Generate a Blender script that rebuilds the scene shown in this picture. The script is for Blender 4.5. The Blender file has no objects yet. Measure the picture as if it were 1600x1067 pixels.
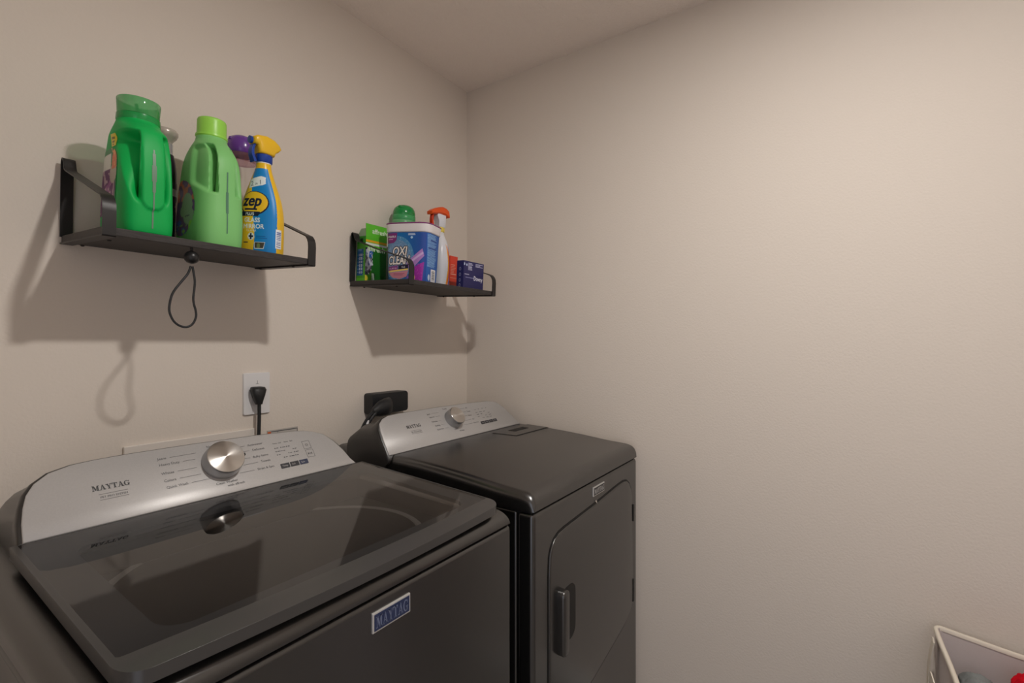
import bpy, bmesh, math, random
import numpy as np
from mathutils import Vector, Matrix, noise
from mathutils.geometry import tessellate_polygon

random.seed(7)
SC = bpy.context.scene
COL = SC.collection
PI = math.pi

# ------------------------------------------------------------------ camera, light, exposure
CAMPOS = (-1.638, -1.350, 1.3409)
YAW = math.radians(34.187)
cam_data = bpy.data.cameras.new('camera')
cam_data.sensor_width = 36.0
cam_data.lens = 756.7 / 1600.0 * 36.0
cam_data.shift_y = 4.5 / 1600.0
cam_data.clip_start = 0.02
cam = bpy.data.objects.new('camera', cam_data)
cam.location = CAMPOS
cam.rotation_euler = (PI / 2, 0, YAW - PI / 2)
COL.objects.link(cam)
SC.camera = cam

world = bpy.data.worlds.new('world')
SC.world = world
world.use_nodes = True
world.node_tree.nodes['Background'].inputs[0].default_value = (0.86, 0.88, 1.0, 1)
world.node_tree.nodes['Background'].inputs[1].default_value = 1.15   # added cool fill light, comes in through the doorway

SC.view_settings.view_transform = 'Standard'
SC.view_settings.look = 'None'
SC.view_settings.exposure = 0.0
SC.view_settings.gamma = 1.0
SC.view_settings.use_curve_mapping = False

LAMP = (-1.0, -1.40, 2.425)
LAMP_STRENGTH = 905.0
LAMP_RADIUS = 0.042


# ------------------------------------------------------------------ helpers
def s2l(c):
    return c / 12.92 if c <= 0.04045 else ((c + 0.055) / 1.055) ** 2.4


def rgb(r, g, b, gain=1.0):
    return tuple(min(0.92, s2l(v / 255.0) * gain) for v in (r, g, b))


def mat(name, color, rough=0.5, metal=0.0, spec=0.5, coat=0.0, trans=0.0, ior=1.45, sss=0.0, emit=0.0):
    m = bpy.data.materials.new(name)
    m.use_nodes = True
    b = m.node_tree.nodes['Principled BSDF']
    b.inputs['Base Color'].default_value = (*color[:3], 1)
    b.inputs['Roughness'].default_value = rough
    b.inputs['Metallic'].default_value = metal
    b.inputs['Specular IOR Level'].default_value = spec
    b.inputs['Coat Weight'].default_value = coat
    b.inputs['Transmission Weight'].default_value = trans
    b.inputs['IOR'].default_value = ior
    if sss:
        b.inputs['Subsurface Weight'].default_value = sss
        b.inputs['Subsurface Radius'].default_value = (0.006, 0.006, 0.006)
    if emit:
        b.inputs['Emission Color'].default_value = (1.0, 0.955, 0.90, 1)
        b.inputs['Emission Strength'].default_value = emit
    return m


def add_bump(m, scale, strength, dist=0.002, detail=3.0):
    nt = m.node_tree
    tc = nt.nodes.new('ShaderNodeTexCoord')
    n = nt.nodes.new('ShaderNodeTexNoise')
    n.inputs['Scale'].default_value = scale
    n.inputs['Detail'].default_value = detail
    bp = nt.nodes.new('ShaderNodeBump')
    bp.inputs['Strength'].default_value = strength
    bp.inputs['Distance'].default_value = dist
    nt.links.new(tc.outputs['Object'], n.inputs['Vector'])
    nt.links.new(n.outputs['Fac'], bp.inputs['Height'])
    nt.links.new(bp.outputs['Normal'], nt.nodes['Principled BSDF'].inputs['Normal'])
    return n


def add_mottle(m, color, scale, amount, stretch=None):
    """fine grain in the base colour"""
    nt = m.node_tree
    tc = nt.nodes.new('ShaderNodeTexCoord')
    n = nt.nodes.new('ShaderNodeTexNoise')
    n.inputs['Scale'].default_value = scale
    n.inputs['Detail'].default_value = 4
    if stretch:
        mp = nt.nodes.new('ShaderNodeMapping')
        mp.inputs['Scale'].default_value = stretch
        nt.links.new(tc.outputs['Object'], mp.inputs['Vector'])
        nt.links.new(mp.outputs['Vector'], n.inputs['Vector'])
    else:
        nt.links.new(tc.outputs['Object'], n.inputs['Vector'])
    r = nt.nodes.new('ShaderNodeValToRGB')
    r.color_ramp.elements[0].position = 0.3
    r.color_ramp.elements[1].position = 0.7
    r.color_ramp.elements[0].color = (*[c * (1 - amount) for c in color[:3]], 1)
    r.color_ramp.elements[1].color = (*[min(1, c * (1 + amount)) for c in color[:3]], 1)
    nt.links.new(n.outputs['Fac'], r.inputs['Fac'])
    nt.links.new(r.outputs['Color'], nt.nodes['Principled BSDF'].inputs['Base Color'])


def print_mat(name, rough=0.4, coat=0.0):
    """flat print: colours stored on the mesh"""
    m = mat(name, (1, 1, 1), rough, coat=coat)
    nt = m.node_tree
    a = nt.nodes.new('ShaderNodeAttribute')
    a.attribute_name = 'print'
    nt.links.new(a.outputs['Color'], nt.nodes['Principled BSDF'].inputs['Base Color'])
    return m


def link(name, me, m, parent=None, smooth=35, bevel=0.0, bseg=2):
    if m:
        me.materials.append(m)
    if smooth:
        me.shade_smooth()
        me.set_sharp_from_angle(angle=math.radians(smooth))
    o = bpy.data.objects.new(name, me)
    COL.objects.link(o)
    if parent:
        o.parent = parent
    if bevel:
        b = o.modifiers.new('bevel', 'BEVEL')
        b.width = bevel
        b.segments = bseg
        b.limit_method = 'ANGLE'
        b.angle_limit = math.radians(40)
        b.harden_normals = True
    return o


class MB:
    """collects verts and faces, builds one mesh object"""

    def __init__(self):
        self.v = []
        self.f = []

    def add(self, verts, faces):
        k = len(self.v)
        self.v += [tuple(p) for p in verts]
        self.f += [tuple(i + k for i in f) for f in faces]

    def box(self, x0, x1, y0, y1, z0, z1):
        self.add([(x0, y0, z0), (x1, y0, z0), (x1, y1, z0), (x0, y1, z0), (x0, y0, z1), (x1, y0, z1), (x1, y1, z1), (x0, y1, z1)],
                 [(0, 3, 2, 1), (4, 5, 6, 7), (0, 1, 5, 4), (1, 2, 6, 5), (2, 3, 7, 6), (3, 0, 4, 7)])

    def rings(self, rings, cap0=True, cap1=True, closed=True):
        n = len(rings[0])
        k = len(self.v)
        for r in rings:
            self.v += [tuple(p) for p in r]
        for i in range(len(rings) - 1):
            for j in range(n if closed else n - 1):
                a = k + i * n + j
                b = k + i * n + (j + 1) % n
                self.f.append((a, b, b + n, a + n))
        if cap0:
            self.f.append(tuple(k + j for j in reversed(range(n))))
        if cap1:
            self.f.append(tuple(k + (len(rings) - 1) * n + j for j in range(n)))

    def prism(self, poly, fn, d0, d1):
        """poly 2D; fn(u, v, d) -> 3D"""
        self.rings([[fn(u, v, d0) for u, v in poly], [fn(u, v, d1) for u, v in poly]])

    def lathe(self, prof, c=(0, 0, 0), n=32, sx=1.0, sy=1.0, cap0=True, cap1=True):
        self.rings([[(c[0] + sx * r * math.cos(2 * PI * j / n), c[1] + sy * r * math.sin(2 * PI * j / n), c[2] + z) for j in range(n)]
                    for r, z in prof], cap0, cap1)

    def tube(self, pts, r, n=10, closed=False):
        pts = [Vector(p) for p in pts]
        N = len(pts)
        rings = []
        up = None
        for i, p in enumerate(pts):
            if closed:
                t = pts[(i + 1) % N] - pts[i - 1]
            else:
                t = pts[min(i + 1, N - 1)] - pts[max(i - 1, 0)]
            t.normalize()
            if up is None:
                up = Vector((0, 0, 1)) if abs(t.z) < 0.9 else Vector((1, 0, 0))
            a = t.cross(up).normalized()
            b = a.cross(t).normalized()
            up = b
            rr = r[i] if isinstance(r, (list, tuple)) else r
            rings.append([p + a * rr * math.cos(2 * PI * j / n) + b * rr * math.sin(2 * PI * j / n) for j in range(n)])
        if closed:
            rings.append(rings[0])
            self.rings(rings, False, False)
        else:
            self.rings(rings)

    def ribbon(self, path, w0, w1, th, axis='x'):
        """flat strip: path of (y, z), swept across x from w0 to w1, thickness th to the left of travel"""
        P = [Vector(p) for p in path]
        out = []
        for i, p in enumerate(P):
            t = (P[min(i + 1, len(P) - 1)] - P[max(i - 1, 0)]).normalized()
            n = Vector((-t.y, t.x))
            q = p + n * th
            out.append([(w0, p.x, p.y), (w1, p.x, p.y), (w1, q.x, q.y), (w0, q.x, q.y)])
        self.rings(out)

    def build(self, name, m, parent=None, smooth=35, bevel=0.0, bseg=2, fix=True):
        me = bpy.data.meshes.new(name)
        me.from_pydata(self.v, [], self.f)
        if fix:
            bm = bmesh.new()
            bm.from_mesh(me)
            bmesh.ops.recalc_face_normals(bm, faces=bm.faces)
            bm.to_mesh(me)
            bm.free()
        me.update()
        return link(name, me, m, parent, smooth, bevel, bseg)


def smooth_path(pts, sub=6, closed=False):
    """Catmull-Rom through points"""
    P = [Vector(p) for p in pts]
    n = len(P)
    out = []
    for i in range(n if closed else n - 1):
        if closed:
            a, b, c, d = P[i - 1], P[i], P[(i + 1) % n], P[(i + 2) % n]
        else:
            a, b, c, d = P[max(i - 1, 0)], P[i], P[i + 1], P[min(i + 2, n - 1)]
        for k in range(sub):
            t = k / sub
            out.append(0.5 * ((2 * b) + (-a + c) * t + (2 * a - 5 * b + 4 * c - d) * t * t + (-a + 3 * b - 3 * c + d) * t ** 3))
    if not closed:
        out.append(P[-1])
    return out


def rrect(x0, x1, y0, y1, r, n=5):
    pts = []
    for cx, cy, a0 in ((x1 - r, y1 - r, 0), (x0 + r, y1 - r, 90), (x0 + r, y0 + r, 180), (x1 - r, y0 + r, 270)):
        for k in range(n + 1):
            a = math.radians(a0 + 90 * k / n)
            pts.append((cx + r * math.cos(a), cy + r * math.sin(a)))
    return pts


def ccw(poly):
    a = sum(poly[i - 1][0] * poly[i][1] - poly[i][0] * poly[i - 1][1] for i in range(len(poly)))
    return poly if a > 0 else poly[::-1]


def empty(name, loc, label, cat, group=None, rot=None):
    o = bpy.data.objects.new(name, None)
    o.empty_display_size = 0.03
    COL.objects.link(o)
    o.location = loc
    if rot:
        o.rotation_mode = 'ZYX'
        o.rotation_euler = rot
    tag(o, label, cat, group)
    return o


def tag(o, label=None, cat=None, group=None, kind=None):
    if label:
        o['label'] = label
    if cat:
        o['category'] = cat
    if group:
        o['group'] = group
    if kind:
        o['kind'] = kind
    return o


# ---- lettering: flat polygons in 2D
_tc = {}


def text_tris(s, size=1.0, align='LEFT'):
    """list of 2D triangles of a sans text, cap height about 0.7*size"""
    key = (s, align)
    if key not in _tc:
        cu = bpy.data.curves.new('t', 'FONT')
        cu.body = s
        cu.size = 1.0
        cu.align_x = align
        cu.resolution_u = 3
        o = bpy.data.objects.new('t', cu)
        COL.objects.link(o)
        dg = bpy.context.evaluated_depsgraph_get()
        me = o.evaluated_get(dg).to_mesh()
        me.calc_loop_triangles()
        vs = [v.co.copy() for v in me.vertices]
        _tc[key] = [[(vs[i].x, vs[i].y) for i in t.vertices] for t in me.loop_triangles]
        o.evaluated_get(dg).to_mesh_clear()
        bpy.data.objects.remove(o)
        bpy.data.curves.remove(cu)
    return [[(x * size, y * size) for x, y in t] for t in _tc[key]]


def _ring(a0, a1, n, cx, cy, ro, rio):
    o = []
    for k in range(n):
        A = math.radians(a0 + (a1 - a0) * k / n)
        B = math.radians(a0 + (a1 - a0) * (k + 1) / n)
        o.append([(cx + ro[0] * math.cos(A), cy + ro[1] * math.sin(A)), (cx + ro[0] * math.cos(B), cy + ro[1] * math.sin(B)),
                  (cx + rio[0] * math.cos(B), cy + rio[1] * math.sin(B)), (cx + rio[0] * math.cos(A), cy + rio[1] * math.sin(A))])
    return o


def _r(a, b, c, d):
    return [(a, b), (c, b), (c, d), (a, d)]


SERIF = {
    'M': (1.16, [_r(0, 0, .34, .1), _r(0, .9, .3, 1), _r(.12, 0, .22, 1), [(.12, 1), (.37, 1), (.68, .3), (.56, 0)], [(.56, 0), (.64, .1), (.92, 1), (.83, 1)],
                 _r(.82, 0, 1.06, 1), _r(.74, 0, 1.16, .1), _r(.84, .9, 1.16, 1)]),
    'A': (1.02, [[(.12, 0), (.22, 0), (.53, .86), (.46, 1)], [(.42, 1), (.6, 1), (.95, 0), (.69, 0)], _r(.28, .27, .76, .36), _r(0, 0, .34, .1), _r(.6, 0, 1.04, .1)]),
    'Y': (.96, [[(.06, 1), (.33, 1), (.6, .42), (.42, .38)], [(.78, 1), (.88, 1), (.57, .4), (.5, .46)], _r(.39, 0, .62, .46), _r(-.03, .9, .42, 1), _r(.65, .9, 1, 1), _r(.28, 0, .74, .1)]),
    'T': (.9, [_r(0, .88, .9, 1), _r(.33, 0, .57, 1), [(0, .68), (.06, .68), (.13, .9), (0, .9)], [(.9, .68), (.84, .68), (.77, .9), (.9, .9)], _r(.22, 0, .68, .1)]),
    'G': (1.0, _ring(52, 322, 16, .5, .5, (.5, .52), (.26, .42)) + [_r(.68, .04, .9, .42), _r(.56, .36, 1.0, .46), [(.82, .66), (.9, .66), (.9, 1.0), (.82, .92)]]),
}


def serif_polys(word, h, xs=1.0, gap=.04):
    out = []
    x = 0
    for ch in word:
        w, ps = SERIF[ch]
        out += [[((x + u) * h * xs, v * h) for u, v in p] for p in ps]
        x += w + gap
    return out, x * h * xs


def flat_print(name, polys, fn, m, parent, eps=0.0004):
    """2D polygons laid on a surface fn(u, v, height) as thin ink"""
    vs, fs = [], []
    for p in polys:
        k = len(vs)
        vs += [fn(u, v, eps) for u, v in p]
        fs.append(tuple(range(k, k + len(p))))
    me = bpy.data.meshes.new(name)
    me.from_pydata(vs, [], fs)
    me.update()
    return link(name, me, m, parent, smooth=0)


# ---- printed labels: a fine grid painted with flat print, laid on a surface
class Canvas:
    def __init__(self, u0, u1, v0, v1, nx, ny, bg):
        self.u = np.linspace(u0, u1, nx)
        self.v = np.linspace(v0, v1, ny)
        self.U, self.V = np.meshgrid(self.u, self.v)
        self.c = np.zeros((ny, nx, 3))
        self.c[:] = bg
        self.keep = np.ones((ny, nx), bool)

    def put(self, mask, col, a=1.0):
        self.c[mask] = self.c[mask] * (1 - a) + np.array(col) * a

    def rect(self, u0, u1, v0, v1, col, a=1.0):
        self.put((self.U >= u0) & (self.U <= u1) & (self.V >= v0) & (self.V <= v1), col, a)

    def ell(self, cu, cv, ru, rv, col, a=1.0):
        self.put(((self.U - cu) / ru) ** 2 + ((self.V - cv) / rv) ** 2 <= 1, col, a)

    def polymask(self, poly):
        inside = np.zeros(self.U.shape, bool)
        n = len(poly)
        for i in range(n):
            x0, y0 = poly[i]
            x1, y1 = poly[(i + 1) % n]
            if y0 == y1:
                continue
            cond = ((y0 <= self.V) & (self.V < y1)) | ((y1 <= self.V) & (self.V < y0))
            xi = x0 + (self.V - y0) * (x1 - x0) / (y1 - y0)
            inside ^= cond & (self.U < xi)
        return inside

    def poly(self, poly, col, a=1.0):
        self.put(self.polymask(poly), col, a)

    def text(self, s, u, v, size, col, sx=1.0, rot=0.0, grow=0.0, shear=0.0, align='LEFT'):
        cr, sr = math.cos(rot), math.sin(rot)
        for t in text_tris(s, size, align):
            for du, dv in (((0, 0),) if not grow else ((grow, 0), (-grow, 0), (0, grow), (0, -grow), (grow * .7, grow * .7), (-grow * .7, -grow * .7), (grow * .7, -grow * .7), (-grow * .7, grow * .7))):
                q = []
                for x, y in t:
                    x = x * sx + y * shear
                    q.append((u + x * cr - y * sr + du, v + x * sr + y * cr + dv))
                self.poly(q, col)

    def noise(self, scale, amp, seed=0):
        rs = np.random.RandomState(seed)
        ny, nx = self.U.shape
        g = rs.rand(ny // scale + 2, nx // scale + 2)
        yy = np.arange(ny) / scale
        xx = np.arange(nx) / scale
        y0 = yy.astype(int)
        x0 = xx.astype(int)
        fy = (yy - y0)[:, None]
        fx = (xx - x0)[None, :]
        n = (g[y0][:, x0] * (1 - fy) * (1 - fx) + g[y0 + 1][:, x0] * fy * (1 - fx) + g[y0][:, x0 + 1] * (1 - fy) * fx + g[y0 + 1][:, x0 + 1] * fy * fx)
        return n

    def lines(self, u0, u1, v0, v1, step, col, seed=0, duty=.5, vary=.3):
        """rows of tiny unreadable print"""
        rs = np.random.RandomState(seed)
        v = v1
        while v - step > v0:
            self.rect(u0, u1 - rs.rand() * vary * (u1 - u0), v - step * duty, v, col)
            v -= step

    def build(self, name, fn, m, parent, h=0.0005):
        ny, nx = self.U.shape
        vs = [fn(self.u[i], self.v[j], h) for j in range(ny) for i in range(nx)]
        fs = []
        K = self.keep
        for j in range(ny - 1):
            for i in range(nx - 1):
                if K[j, i] and K[j, i + 1] and K[j + 1, i] and K[j + 1, i + 1]:
                    a = j * nx + i
                    fs.append((a, a + 1, a + nx + 1, a + nx))
        me = bpy.data.meshes.new(name)
        me.from_pydata(vs, [], fs)
        at = me.attributes.new('print', 'FLOAT_COLOR', 'POINT')
        buf = np.ones((ny * nx, 4), np.float32)
        buf[:, :3] = self.c.reshape(-1, 3)
        at.data.foreach_set('color', buf.ravel())
        me.update()
        return link(name, me, m, parent, smooth=180)


def sstep(a, b, x):
    if a == b:
        return 1.0 if x >= a else 0.0
    t = max(0.0, min(1.0, (x - a) / (b - a)))
    return t * t * (3 - 2 * t)


class Bottle:
    """lofted bottle body. sections: (z, rx, ry, cy, exponent). arc coordinate a is measured along the
    perimeter from the front seam (local -y), positive towards +x. disp(a, z) pushes the wall inwards."""

    def __init__(self, secs, nz=70, nt=96, disp=None):
        self.secs = secs
        self.disp = disp
        self.nt = nt
        zs = [s[0] for s in secs]
        self.zs = sorted(set(list(np.linspace(zs[0], zs[-1], nz)) + zs))

    def sec(self, z):
        S = self.secs
        z = max(S[0][0], min(S[-1][0], z))
        i = 0
        while i < len(S) - 2 and z > S[i + 1][0]:
            i += 1
        t = (z - S[i][0]) / max(1e-9, S[i + 1][0] - S[i][0])
        p0 = S[max(i - 1, 0)]
        p1 = S[i]
        p2 = S[i + 1]
        p3 = S[min(i + 2, len(S) - 1)]
        out = []
        for k in range(1, 5):
            # monotone-ish cubic
            m1 = (p2[k] - p0[k]) / max(1e-9, p2[0] - p0[0]) * (p2[0] - p1[0])
            m2 = (p3[k] - p1[k]) / max(1e-9, p3[0] - p1[0]) * (p2[0] - p1[0])
            d = p2[k] - p1[k]
            if d == 0:
                m1 = m2 = 0
            else:
                m1 = max(-3 * abs(d), min(3 * abs(d), m1)) if m1 * d > 0 else 0
                m2 = max(-3 * abs(d), min(3 * abs(d), m2)) if m2 * d > 0 else 0
            h = ((2 * t ** 3 - 3 * t * t + 1) * p1[k] + (t ** 3 - 2 * t * t + t) * m1 + (-2 * t ** 3 + 3 * t * t) * p2[k] + (t ** 3 - t * t) * m2)
            out.append(h)
        return out

    def ring(self, z):
        rx, ry, cy, e = self.sec(z)
        pts = []
        for j in range(self.nt):
            th = -PI / 2 + 2 * PI * j / self.nt
            c, s = math.cos(th), math.sin(th)
            pts.append(Vector((rx * math.copysign(abs(c) ** (2 / e), c), cy + ry * math.copysign(abs(s) ** (2 / e), s), z)))
        # arc length from seam
        n = self.nt
        L = [0.0]
        for j in range(n):
            L.append(L[-1] + (pts[(j + 1) % n] - pts[j]).length)
        arcs = [l if l <= L[-1] / 2 else l - L[-1] for l in L[:-1]]
        return pts, arcs, L[-1]

    def pos(self, a, z, h=0.0):
        if getattr(self, '_z', None) != z:
            self._z = z
            pts, arcs, tot = self.ring(z)
            cum = [0.0]
            for j in range(self.nt):
                cum.append(cum[-1] + (pts[(j + 1) % self.nt] - pts[j]).length)
            self._c = (pts, tot, np.array(cum))
        pts, tot, cum = self._c
        aa = a % tot
        n = self.nt
        j = min(n - 1, max(0, int(np.searchsorted(cum, aa)) - 1))
        d = pts[(j + 1) % n] - pts[j]
        p = pts[j] + d * ((aa - cum[j]) / max(d.length, 1e-9))
        nor = Vector((d.y, -d.x, 0)).normalized()
        if self.disp:
            p = p - nor * self.disp(a, z)
        return tuple(p + nor * h)

    def build(self, name, m, parent, cap0=True, cap1=True):
        mb = MB()
        rings = []
        for z in self.zs:
            pts, arcs, tot = self.ring(z)
            if self.disp:
                n = self.nt
                q = []
                for j in range(n):
                    d = pts[(j + 1) % n] - pts[j - 1]
                    nor = Vector((d.y, -d.x, 0)).normalized()
                    q.append(pts[j] - nor * self.disp(arcs[j], z))
                pts = q
            rings.append(pts)
        mb.rings(rings, cap0, cap1)
        return mb.build(name, m, parent, smooth=60)


# ------------------------------------------------------------------ materials
WALLC = (0.750, 0.678, 0.606)
m_wall = mat('wall_paint', WALLC, 0.65, spec=0.3)
add_bump(m_wall, 170, 0.35, 0.0015)
m_ceil = mat('ceiling_paint', (0.90, 0.81, 0.74), 0.9, spec=0.1)
add_bump(m_ceil, 120, 0.9, 0.004)
m_floor = mat('floor_vinyl', (.36, .335, .31), 0.5)
add_mottle(m_floor, (.36, .335, .31), 9, 0.12)
m_trim = mat('trim_paint', rgb(235, 232, 226), 0.4)

m_app = mat('charcoal_appliance_steel', (.0080, .0075, .0073), 0.27, spec=1.0, ior=1.60)
add_bump(m_app, 900, 0.05, 0.0004)
m_app_dark = mat('charcoal_plastic', (.026, .024, .023), 0.30, spec=0.8)
m_gap = mat('dark_seam', (0.006, 0.006, 0.006), 0.6)
m_silver = mat('silver_console_finish', rgb(186, 184, 183), 0.42, metal=0.25, spec=0.4)
add_mottle(m_silver, rgb(186, 184, 183), 400, 0.03)
m_ink = mat('black_print', rgb(38, 38, 40), 0.5)
m_inkgrey = mat('grey_print', rgb(92, 92, 94), 0.5)
m_navykey = mat('navy_key', rgb(52, 58, 82), 0.4)
m_darkkey = mat('charcoal_key', rgb(56, 56, 60), 0.4)
m_chrome = mat('chrome', rgb(215, 213, 210), 0.16, metal=1.0)
m_knobside = mat('satin_grey_knob_side', rgb(170, 170, 172), 0.3, metal=0.85)
m_lidprint = mat('lid_border_print', (.052, .058, .066), 0.5)
m_lidtrim = mat('lid_trim_grey', (.060, .057, .055), 0.28, metal=0.1)
m_tub = mat('tub_dark', (.005, .005, .005), 0.5)
m_tubring = mat('tub_ring_grey', rgb(128, 127, 125), 0.4)
m_black = mat('black_metal', rgb(42, 40, 40), 0.42, metal=0.2)
m_blackwood = mat('blackened_wood', rgb(50, 46, 45), 0.55)
add_mottle(m_blackwood, rgb(54, 50, 49), 30, 0.45, (2.0, 24.0, 24.0))
m_rubber = mat('black_rubber', rgb(36, 37, 39), 0.45)
m_white = mat('white_plastic', rgb(226, 225, 226), 0.35)

# brushed knob face: radial anisotropic sheen
m_brushed = mat('brushed_steel_knob_face', rgb(205, 201, 196), 0.3, metal=1.0)
_b = m_brushed.node_tree.nodes['Principled BSDF']
_b.inputs['Anisotropic'].default_value = 0.85
_t = m_brushed.node_tree.nodes.new('ShaderNodeTangent')
_b.inputs['Anisotropic Rotation'].default_value = 0.25
_t.direction_type = 'RADIAL'
_t.axis = 'Z'
m_brushed.node_tree.links.new(_t.outputs['Tangent'], _b.inputs['Tangent'])

# tinted glass of the lid: thin pane, mirror by Fresnel, tint by transparency
m_glass = bpy.data.materials.new('tinted_lid_glass')
m_glass.use_nodes = True
nt = m_glass.node_tree
nt.nodes.remove(nt.nodes['Principled BSDF'])
_out = nt.nodes['Material Output']
_mix = nt.nodes.new('ShaderNodeMixShader')
_fr = nt.nodes.new('ShaderNodeFresnel')
_fr.inputs['IOR'].default_value = 1.62
_tr = nt.nodes.new('ShaderNodeBsdfTransparent')
_tr.inputs['Color'].default_value = (0.62, 0.60, 0.58, 1)
_gl = nt.nodes.new('ShaderNodeBsdfGlossy')
_gl.inputs['Roughness'].default_value = 0.0
_gl.inputs['Color'].default_value = (1, 1, 1, 1)
nt.links.new(_fr.outputs[0], _mix.inputs[0])
nt.links.new(_tr.outputs[0], _mix.inputs[1])
nt.links.new(_gl.outputs[0], _mix.inputs[2])
nt.links.new(_mix.outputs[0], _out.inputs['Surface'])


def thin_clear(name, tint, body=None, amount=0.0):
    """thin clear plastic wall: tinted see-through, some body colour, sheen that grows at grazing view"""
    m = bpy.data.materials.new(name)
    m.use_nodes = True
    t = m.node_tree
    t.nodes.remove(t.nodes['Principled BSDF'])
    out = t.nodes['Material Output']
    tr = t.nodes.new('ShaderNodeBsdfTransparent')
    tr.inputs['Color'].default_value = (*tint, 1)
    last = tr.outputs[0]
    if body:
        df = t.nodes.new('ShaderNodeBsdfDiffuse')
        df.inputs['Color'].default_value = (*body, 1)
        mx = t.nodes.new('ShaderNodeMixShader')
        mx.inputs[0].default_value = amount
        t.links.new(last, mx.inputs[1])
        t.links.new(df.outputs[0], mx.inputs[2])
        last = mx.outputs[0]
    gl = t.nodes.new('ShaderNodeBsdfGlossy')
    gl.inputs['Roughness'].default_value = 0.06
    lw = t.nodes.new('ShaderNodeLayerWeight')
    lw.inputs['Blend'].default_value = 0.25
    mu = t.nodes.new('ShaderNodeMath')
    mu.operation = 'MULTIPLY_ADD'
    mu.inputs[1].default_value = 0.35
    mu.inputs[2].default_value = 0.03
    t.links.new(lw.outputs['Facing'], mu.inputs[0])
    mx = t.nodes.new('ShaderNodeMixShader')
    t.links.new(mu.outputs[0], mx.inputs[0])
    t.links.new(last, mx.inputs[1])
    t.links.new(gl.outputs[0], mx.inputs[2])
    t.links.new(mx.outputs[0], out.inputs['Surface'])
    return m


m_clear = thin_clear('clear_plastic', (0.9, 0.89, 0.89))
m_print = print_mat('printed_label', 0.38)
m_print_paper = print_mat('printed_card', 0.45)

# ------------------------------------------------------------------ the room
XL, YF, H = -2.25, -2.45, 2.44      # far left, far front, ceiling


def struct(name, verts, faces, m):
    mb = MB()
    mb.add(verts, faces)
    o = mb.build(name, m, None, smooth=0, fix=False)
    tag(o, kind='structure')
    return o


def struct_box(name, x0, x1, y0, y1, z0, z1, m):
    mb = MB()
    mb.box(x0, x1, y0, y1, z0, z1)
    return tag(mb.build(name, m, None, smooth=0), kind='structure')


T = 0.1
struct_box('wall_back', XL - T, T, 0, T, 0, H, m_wall)
struct_box('wall_right', 0, T, YF - T, 0, 0, H, m_wall)
# left wall with an unseen doorway, placed there to let in the fill light
mb = MB()
mb.box(XL - T, XL, -1.28, 0, 0, H)
mb.box(XL - T, XL, YF - T, -2.20, 0, H)
mb.box(XL - T, XL, -2.20, -1.28, 2.05, H)
tag(mb.build('wall_left', m_wall, None, smooth=0), kind='structure')
struct_box('wall_front', XL, 0, YF - T, YF, 0, H, m_wall)
mb = MB()
mb.box(XL, XL + 0.015, -1.28, -1.21, 0, 2.12)
mb.box(XL, XL + 0.015, -2.27, -2.20, 0, 2.12)
mb.box(XL, XL + 0.015, -2.20, -1.28, 2.05, 2.12)
tag(mb.build('trim_1', m_trim, None, smooth=0), kind='structure')
struct_box('floor', XL - T, T, YF - T, T, -T, 0, m_floor)
struct_box('ceiling', XL - T, T, YF - T, T, H, H + T, m_ceil)
struct_box('baseboard_right', -0.014, 0, YF, 0, 0, 0.09, m_trim)
struct_box('baseboard_back', XL, -0.014, -0.014, 0, 0, 0.09, m_trim)

# the ceiling downlight (above the frame): a white trim ring round one flat glowing lens
lamp = empty('ceiling_lamp', (LAMP[0], LAMP[1], H), 'small white round ceiling downlight with glowing lens above the washer', 'lamp')
mb = MB()
n = 40
R = LAMP_RADIUS
prof = [(R + .001, -.0005), (R + .001, -.012), (R + .004, -.0155), (R + .022, -.008), (R + .026, -.0005)]
mb.rings([[(r * math.cos(2 * PI * j / n), r * math.sin(2 * PI * j / n), z) for j in range(n)] for r, z in prof], False, False)
mb.build('trim_ring', m_white, lamp)
m_bulb = mat('lens_glow', (1, 0.97, 0.93), 0.4, emit=LAMP_STRENGTH)
mb = MB()
zc = LAMP[2] - H
mb.lathe([(R, zc + .006), (R, zc), (R * .98, zc - .0005)], n=n)
mb.build('lens', m_bulb, lamp, smooth=40)

# ------------------------------------------------------------------ washer
WX0, WX1 = -1.497, -0.797
washer = empty('washing_machine', ((WX0 + WX1) / 2, -0.42, 0), 'charcoal top-loading washing machine with dark glass lid and silver control panel', 'washer')
WO = Vector(washer.location)


def W3(x, y, z):
    return (x - WO.x, y - WO.y, z - WO.z)


def kid(mb, name, m, off, parent, **kw):
    mb.v = [(x - off[0], y - off[1], z - off[2]) for x, y, z in mb.v]
    return mb.build(name, m, parent, **kw)


mb = MB()
mb.box(WX0 + .004, WX1 - .004, -0.752, -0.06, 0.03, 0.955)
kid(mb, 'cabinet', m_app, WO, washer, bevel=0.012)
mb = MB()
mb.box(WX0, WX1, -0.777, -0.7525, 0.035, 0.9625)
kid(mb, 'front_panel', m_app, WO, washer, bevel=0.009, bseg=3)
for x in (WX0 + .05, WX1 - .05):
    for y in (-0.70, -0.12):
        mb = MB()
        mb.lathe([(0.02, 0), (0.02, 0.012), (0.012, 0.014), (0.012, 0.032)], (x, y, 0), 12)
        kid(mb, 'foot', m_rubber, WO, washer)


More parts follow.
